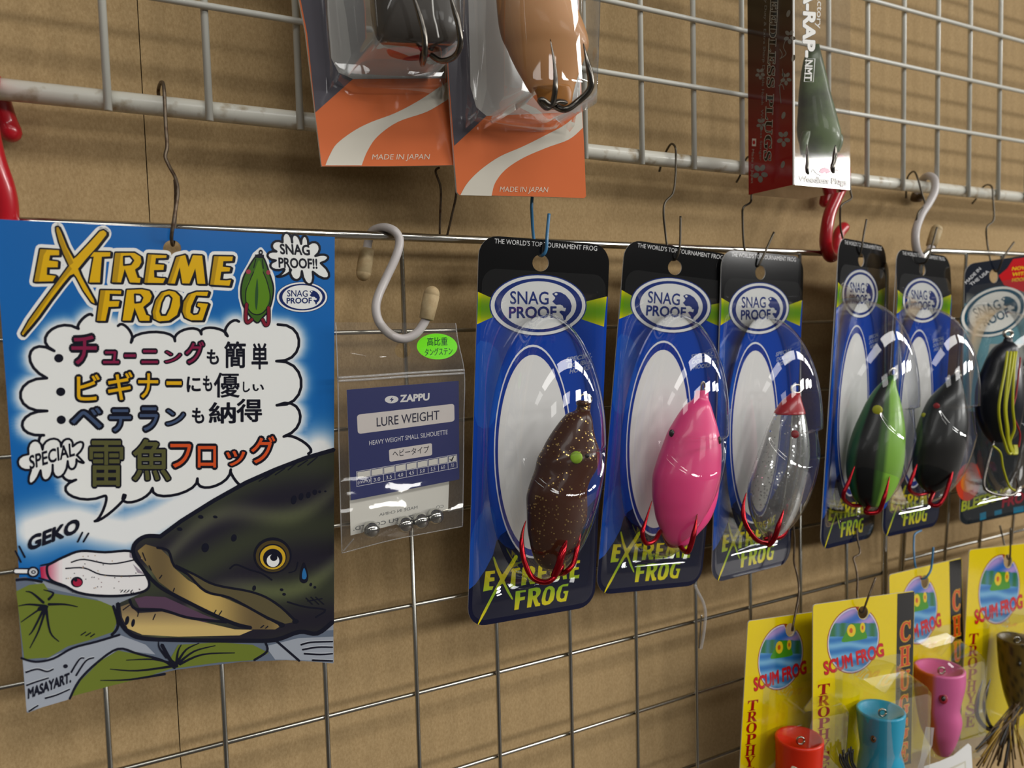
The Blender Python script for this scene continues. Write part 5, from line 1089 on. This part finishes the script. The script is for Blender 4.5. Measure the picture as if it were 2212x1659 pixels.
# ---------------------------------------------------------------- yellow packs at the bottom
S6 = crop(1580, 1150, 3.259)
QB = [(1756.4, 1306.5), (1976, 1276), (1969, 1650), (1755.5, 1700)]
HB = homography(QB, [(0, 0), (1, 0), (1, 1), (0, 1)])
YEL = (222, 196, 8)
def yellow_pack(quad, yt, yb, stripe, label, letters=7):
    cor = [at(*quad[0], yt), at(*quad[1], yt), at(*quad[2], yb), at(*quad[3], yb)]
    S, n = bilinear(*cor); t = thing('lure_pack', label, 'blister pack', (cor[0]+cor[1])/2, 'yellow lure packs hung low on the grid')
    hole = [HB(*S6((920+36*math.cos(2*math.pi*k/18), 566+46*math.sin(2*math.pi*k/18)))[0]) for k in range(18)]
    cd = card_body('backing_card', S, round_rect(0, 0, 1, 1, .025, .015, 3), [hole], .5, 'card_print', t, YEL, .2)
    Q = Sheet(S, .2, .03); Q.map = lambda x, y: HB(*S6((x, y))[0])
    if stripe:
        Q.map = None; Q.poly([(.815, .004), (.996, .004), (.996, .998), (.815, .998)], (14, 12, 12), 1, [hole] if False else ()); Q.done('black_stripe', 'card_print', cd)
        for k, ch in enumerate('CHUGGER'):
            v0 = .165+.150*k*.93
            if v0+.12 > 1: break
            Q.glyph(bold_serif(ch), (.845, v0), (.965, v0-.004), (.845, v0+.122), [(.05, (196, 150, 30), 2), (.012, (196, 62, 22), 3)])
        Q.done('stripe_lettering', 'card_print', cd); Q.map = lambda x, y: HB(*S6((x, y))[0])
    for k, ch in enumerate('TROPHYSERIES'):
        y0 = 1075+85*k*.93
        u0, v0 = HB(*S6((608, y0))[0])
        if v0 > .93: break
        Q.glyph(bold_serif(ch), (608, y0), (690, y0-12), (604, y0+74), [(.008, (150, 18, 16), 2)])
    Q.done('side_lettering', 'card_print', cd)
    def E(k): return [(852+k*178*math.cos(a_)+14*k*-math.sin(a_), 760+k*230*math.sin(a_)-10*k*math.cos(a_)) for a_ in [2*math.pi*i/40 for i in range(40)]]
    def cut(pts): return pts
    u_h = [(920+38*math.cos(2*math.pi*k/18), 566+48*math.sin(2*math.pi*k/18)) for k in range(18)]
    def bite(P_):
        ins = [((x-920)/39)**2+((y-566)/49)**2 < 1 for x, y in P_]; n_ = len(P_)
        if not any(ins): return P_
        k0 = next(i for i in range(n_) if ins[i] and not ins[(i+1) % n_]); L_ = [P_[(k0+1+j) % n_] for j in range(n_)]; L_ = [q for q in L_ if not (((q[0]-920)/39)**2+((q[1]-566)/49)**2 < 1)]
        a0 = math.atan2((L_[-1][1]-566)/49, (L_[-1][0]-920)/39); a1 = math.atan2((L_[0][1]-566)/49, (L_[0][0]-920)/39)
        best = None
        for sg in (1, -1):
            d = (a1-a0)*sg % (2*math.pi); arc = [(920+39*math.cos(a0+sg*d*j/12), 566+49*math.sin(a0+sg*d*j/12)) for j in range(1, 12)]
            inside = sum(((x-852)/178)**2+((y-760)/230)**2 < 1 for x, y in arc)
            if best is None or inside > best[0]: best = (inside, arc)
        return L_+best[1]
    Q.poly(bite(E(1.03)), (150, 60, 24), 1); Q.poly(bite(E(1.0)), (206, 200, 206), 2)
    def scene(x, y):
        X, Y = S6inv(x, y)
        if Y < 640: s_ = .5+.5*math.sin(X/38+Y/21); return np.array((38, 96, 176))*s_+np.array((166, 140, 196))*(1-s_)
        if Y < 735: s_ = .5+.5*math.sin(X/11); return np.array((44, 110, 60))*s_+np.array((58, 120, 140))*(1-s_)
        s_ = .5+.5*math.sin(Y/13+.6*math.sin(X/40)); return np.array((40, 110, 176))*s_+np.array((110, 168, 206))*(1-s_)
    inv = homography([(0, 0), (1, 0), (1, 1), (0, 1)], QB)
    def S6inv(u, v): a_, b_ = inv(u, v); return (a_-1580)*3.259, (b_-1150)*3.259
    Q.poly(bite(E(.96)), scene, 3, fine=.012); Q.done('oval_picture', 'card_print', cd)
    Q.poly(curve2([(770, 772), (790, 720), (820, 665), (860, 645), (900, 645), (930, 690), (948, 735), (930, 752), (850, 766)], 4, True), (64, 140, 24), 4)
    Q.ell(836, 692, 30, 44, (220, 190, 30), 5); Q.ell(834, 692, 12, 18, (196, 84, 20), 6); Q.ell(915, 672, 18, 36, (220, 190, 30), 5); Q.ell(914, 672, 7, 15, (196, 84, 20), 6); Q.done('frog_emblem', 'card_print', cd)
    Q.text('SCUM FROG', (650, 1005), (1070, 868), (-10, -92), (170, 50, 10), 5, .05); Q.text('SCUM FROG', (653, 1001), (1067, 866), (-10, -88), (200, 22, 40), 6, .02); Q.done('brand_lettering', 'card_print', cd)
    # the punched hole shows through the picture as the board behind
    Q.map = None
    # moulded box blister
    mb = MB(); R_ = []
    for h_, du, dv0, dv1 in ((.4, 0, 0, 0), (9, .010, .012, .004), (21, .022, .040, .008), (23.5, .034, .055, .012), (24, .05, .07, .02)):
        R_.append([S(x, y, h_) for x, y in round_rect(.27+du, .385+dv0, .80-du, .985-dv1, .05, .03, 4)])
    rings(mb, R_, None, False, True); mb.build('blister', 'blister_plastic', t, False)
    A_, T_ = tri_poly(round_rect(.2, .34, .86, .995, .03, .02, 3), [round_rect(.27, .385, .80, .985, .05, .03, 4)]); MB().add([S(x, y, .4) for x, y in A_], T_).build('blister_flange', 'blister_plastic', t)
    return t, S
GYP = 'yellow frog-brand pack '
yellow_pack([(1616, 1342), (1806, 1315), (1784, 1690), (1594, 1735)], -17, -14, False, 'yellow blister pack with the orange-red popper, lowest of the four')
yellow_pack(QB, -30, -27, True, 'yellow blister pack with the blue popper and black side stripe')
yellow_pack([(1921, 1242), (2077.7, 1204.6), (2086, 1592), (1926, 1640)], -12, -8, True, 'yellow blister pack with the pink popper, partly behind the blue one')
yellow_pack([(2094, 1188), (2267, 1168), (2247, 1565), (2074, 1600)], -14, -10, False, 'yellow blister pack with the brown feathered lure at the picture edge')
def popper(label, cx, cy, rows, Y, col, eye=None, n=32):
    """cup-faced plug: rows (xl, xr, y) in the S6 crop, cup at the first row."""
    t = thing('popper_lure', label, 'fishing lure', at(*S6(((rows[-1][0]+rows[-1][1])/2, rows[-1][2]))[0], Y), 'popper lures in the yellow packs')
    R0 = []
    for xl, xr, y in cr_spline(rows, 4):
        a_, b_ = S6((xl, y), (xr, y)); P = at((a_[0]+b_[0])/2, a_[1], Y); R0.append((P, (b_[0]-a_[0])/2*depth_of(P)/FPX))
    P, r_ = R0[0]
    top = [(P+np.array([0, 0, -5.0]), r_*.12), (P+np.array([0, 0, -4.6]), r_*.45), (P+np.array([0, 0, -2.6]), r_*.74), (P+np.array([0, 0, -.6]), r_*.87), (P+np.array([0, 0, .15]), r_*.94), (P+np.array([0, 0, -.6]), r_*1.0)]
    al = top+[(q, s_) for q, s_ in R0[1:] if q[2] < P[2]-1]
    ring = [[q+HR*s_*math.cos(2*math.pi*i/n)+HF*s_*math.sin(2*math.pi*i/n) for i in range(n)] for q, s_ in al]
    mb = MB(); rings(mb, ring); mb.cols = [tuple(col(j/(len(al)-1), math.degrees(2*math.pi*i/n))) for j in range(len(al)) for i in range(n)]
    mb.build('body', 'lure_skin', t, True)
    c = P+np.array([0, 0, -1.0])-HF*r_*.15; rp_ = [c+HR*1.9*math.cos(R(a_))+np.array([0, 0, 1.0])*1.9*math.sin(R(a_)) for a_ in range(0, 361, 24)]
    tube(MB(), rp_, .55, 8).build('line_tie', 'ring_steel', t, True)
    rw = [(*[q[0] for q in S6((xl, y), (xr, y))], S6((xl, y))[0][1]) for xl, xr, y in rows]
    for (ex_, ey_, er, m1, m2) in (eye or ()):
        E_ = on_body(rw, *S6((ex_, ey_))[0], Y, 1.0); d = CAMP-E_; d /= np.linalg.norm(d)
        eye_disc(E_+d*.2, er, m1, 'eye', t, sx=.75); eye_disc(E_+d*.7, er*.5, m2, 'pupil', t, sx=.75)
    return t
mat('eye_white', (206, 196, 170), .4); mat('eye_brown', (92, 60, 30), .3); mat('eye_red', (150, 24, 40), .3)
popper('glossy orange-red popper lure with a white-ringed eye', 0, 0, [(312, 642, 1440), (316, 640, 1500), (318, 632, 1600), (318, 628, 1700), (330, 600, 1780), (380, 540, 1840)], -29, lambda t, a_: (206, 42, 14), [(395, 1600, 2.6, 'eye_white', 'black_paint')])
popper('glossy sky blue popper lure with a brown eye', 0, 0, [(890, 1212, 1245), (898, 1205, 1340), (908, 1192, 1450), (915, 1180, 1530), (905, 1200, 1600), (898, 1212, 1690), (920, 1190, 1790), (980, 1130, 1850)], -42, lambda t, a_: (44, 150, 182), [(950, 1395, 1.8, 'eye_brown', 'black_paint')])
PK = popper('glossy pink popper lure with orange back and red eye', 0, 0, [(1302, 1628, 950), (1302, 1626, 1050), (1308, 1605, 1150), (1316, 1590, 1230), (1330, 1606, 1310), (1352, 1590, 1400), (1400, 1560, 1500), (1440, 1530, 1560)], -25, lambda t, a_: (200, 92, 28) if 150 < a_ < 228 else (206, 98, 148), [(1410, 1100, 3.0, 'eye_red', 'black_paint')])
BR = popper('brown speckled popper lure with a feather skirt', 0, 0, [(1885, 2112, 740), (1890, 2114, 850), (1902, 2104, 1000), (1930, 2080, 1150), (1965, 2050, 1260)], -26, lambda t, a_: (96, 78, 30) if math.sin(t*41+a_*.11)+math.sin(a_*.23+t*17) < .9 else (44, 36, 18), [(1960, 880, 1.4, 'black_paint', 'black_paint')])
mat('feather', (72, 50, 18), .6); mat('feather_pale', (150, 118, 30), .6); mat('feather_dark', (30, 28, 26), .6)
random.seed(11)
for k in range(44):
    x0, y0 = random.uniform(1980, 2050), random.uniform(1180, 1290); x1 = random.uniform(1690, 2100); y1 = random.uniform(1480, 1700)
    wire('feather_strand', h(S6, -26, (x0, y0, random.uniform(-6, 4)), (x0*.6+x1*.4-20, y0+.35*(y1-y0)+30, -6), (x1, y1, random.uniform(-12, 4))), random.choice((.35, .5, .7)), random.choice(('feather', 'feather', 'feather_dark', 'feather_pale')), BR, 5, 4)
barbed('hook', h(S6, -28, (1980, 1330, 2), (1900, 1390, 0), (1800, 1380, -2), (1730, 1290, -3), (1735, 1160, -3), (1770, 1040, -3)), 1.3, BR, 'hook_steel')
barbed('hook', h(S6, -28, (1930, 1400, 0), (1830, 1370, -2), (1780, 1240, -3), (1795, 1120, -3), (1825, 1030, -3)), 1.1, BR, 'hook_steel')
BL_ = bpy.data.objects['popper_lure.001']
for k in range(12):
    x0 = 760+8*k; wire('tail_strand', h(S6, -40, (x0+60, 1700, 0), (x0+10+random.uniform(-8, 8), 1620, -2), (x0+random.uniform(-6, 20), 1545+random.uniform(-60, 30), -3)), .45, 'feather_dark', BL_, 5, 4)
tgp = thing('price_label', 'white paper label sticking up below the pink popper', 'label', at(2060, 1680, -44))
def tag_fn(x, y, h_=0.0): return at(x, y, -44-3*math.sin((x-2000)/60))+np.array([0, -1, 0])*h_
pp = card_body('paper', tag_fn, [(1996, 1656), (2030, 1645), (2060, 1632), (2092, 1606), (2098, 1612), (2102, 1680), (2090, 1760), (2000, 1770)], [], .25, 'label_print', tgp, (222, 221, 218), 20)
QG = Sheet(tag_fn, 20, .04); QG.poly([(2040, 1664), (2086, 1643), (2090, 1760), (2040, 1765)], (200, 196, 180), 1); QG.poly([(2044, 1668), (2083, 1648), (2087, 1750), (2044, 1755)], (226, 224, 216), 2); QG.done('frame_print', 'label_print', pp)
V, T = refine(*tri_poly([(2000, 1570), (2018, 1572), (2014, 1610), (2000, 1640), (1985, 1690), (1972, 1690), (1988, 1640), (1994, 1600)]), 14)
MB().add([at(x, y, -42-3*math.sin((y-1570)/40)) for x, y in V], T).build('clear_tab', 'clear_strip', tgp, True)
# their hooks
hanger('wire_hook', 'brown wire hook holding the pack with the orange-red popper', [(1713, 1130, -4), (1716.5, 1168, -5), (1715, 1211, -6), (1722, 1242, -8), (1726, 1275, -10), (1720, 1315, -17), (1713, 1350, -20), (1711, 1362, -18), (1716, 1350, -12), (1724, 1300, -9)], .55, 'rusty_wire')
hanger('wire_hook', 'brown zigzag wire hook holding the pack with the blue popper', [(1850, 1140, -5), (1851.5, 1162, -6), (1857.7, 1194, -8), (1844, 1205, -10), (1848, 1222, -12), (1852, 1250, -16), (1851.5, 1285, -22), (1856, 1318, -27), (1864, 1322, -31), (1870, 1305, -34), (1891.4, 1248, -34)], .55, 'rusty_wire')
hanger('wire_hook', 'blue-grey wire hook holding the pack with the pink popper', [(1990, 1146, -4), (1976, 1154, -5), (1974, 1170, -6), (1974, 1190, -8), (1977, 1222, -10), (1986, 1246, -10), (1996, 1250, -14), (2006, 1240, -16), (2012, 1225, -16), (2016, 1182, -16)], .6, 'blue_wire')
hanger('wire_hook', 'dark wire hook holding the pack with the brown feathered lure', [(2160, 1135, -4), (2168, 1170, -6), (2174, 1198, -10), (2178, 1208, -14), (2182, 1200, -18), (2183, 1140, -18)], .55, 'dark_wire')
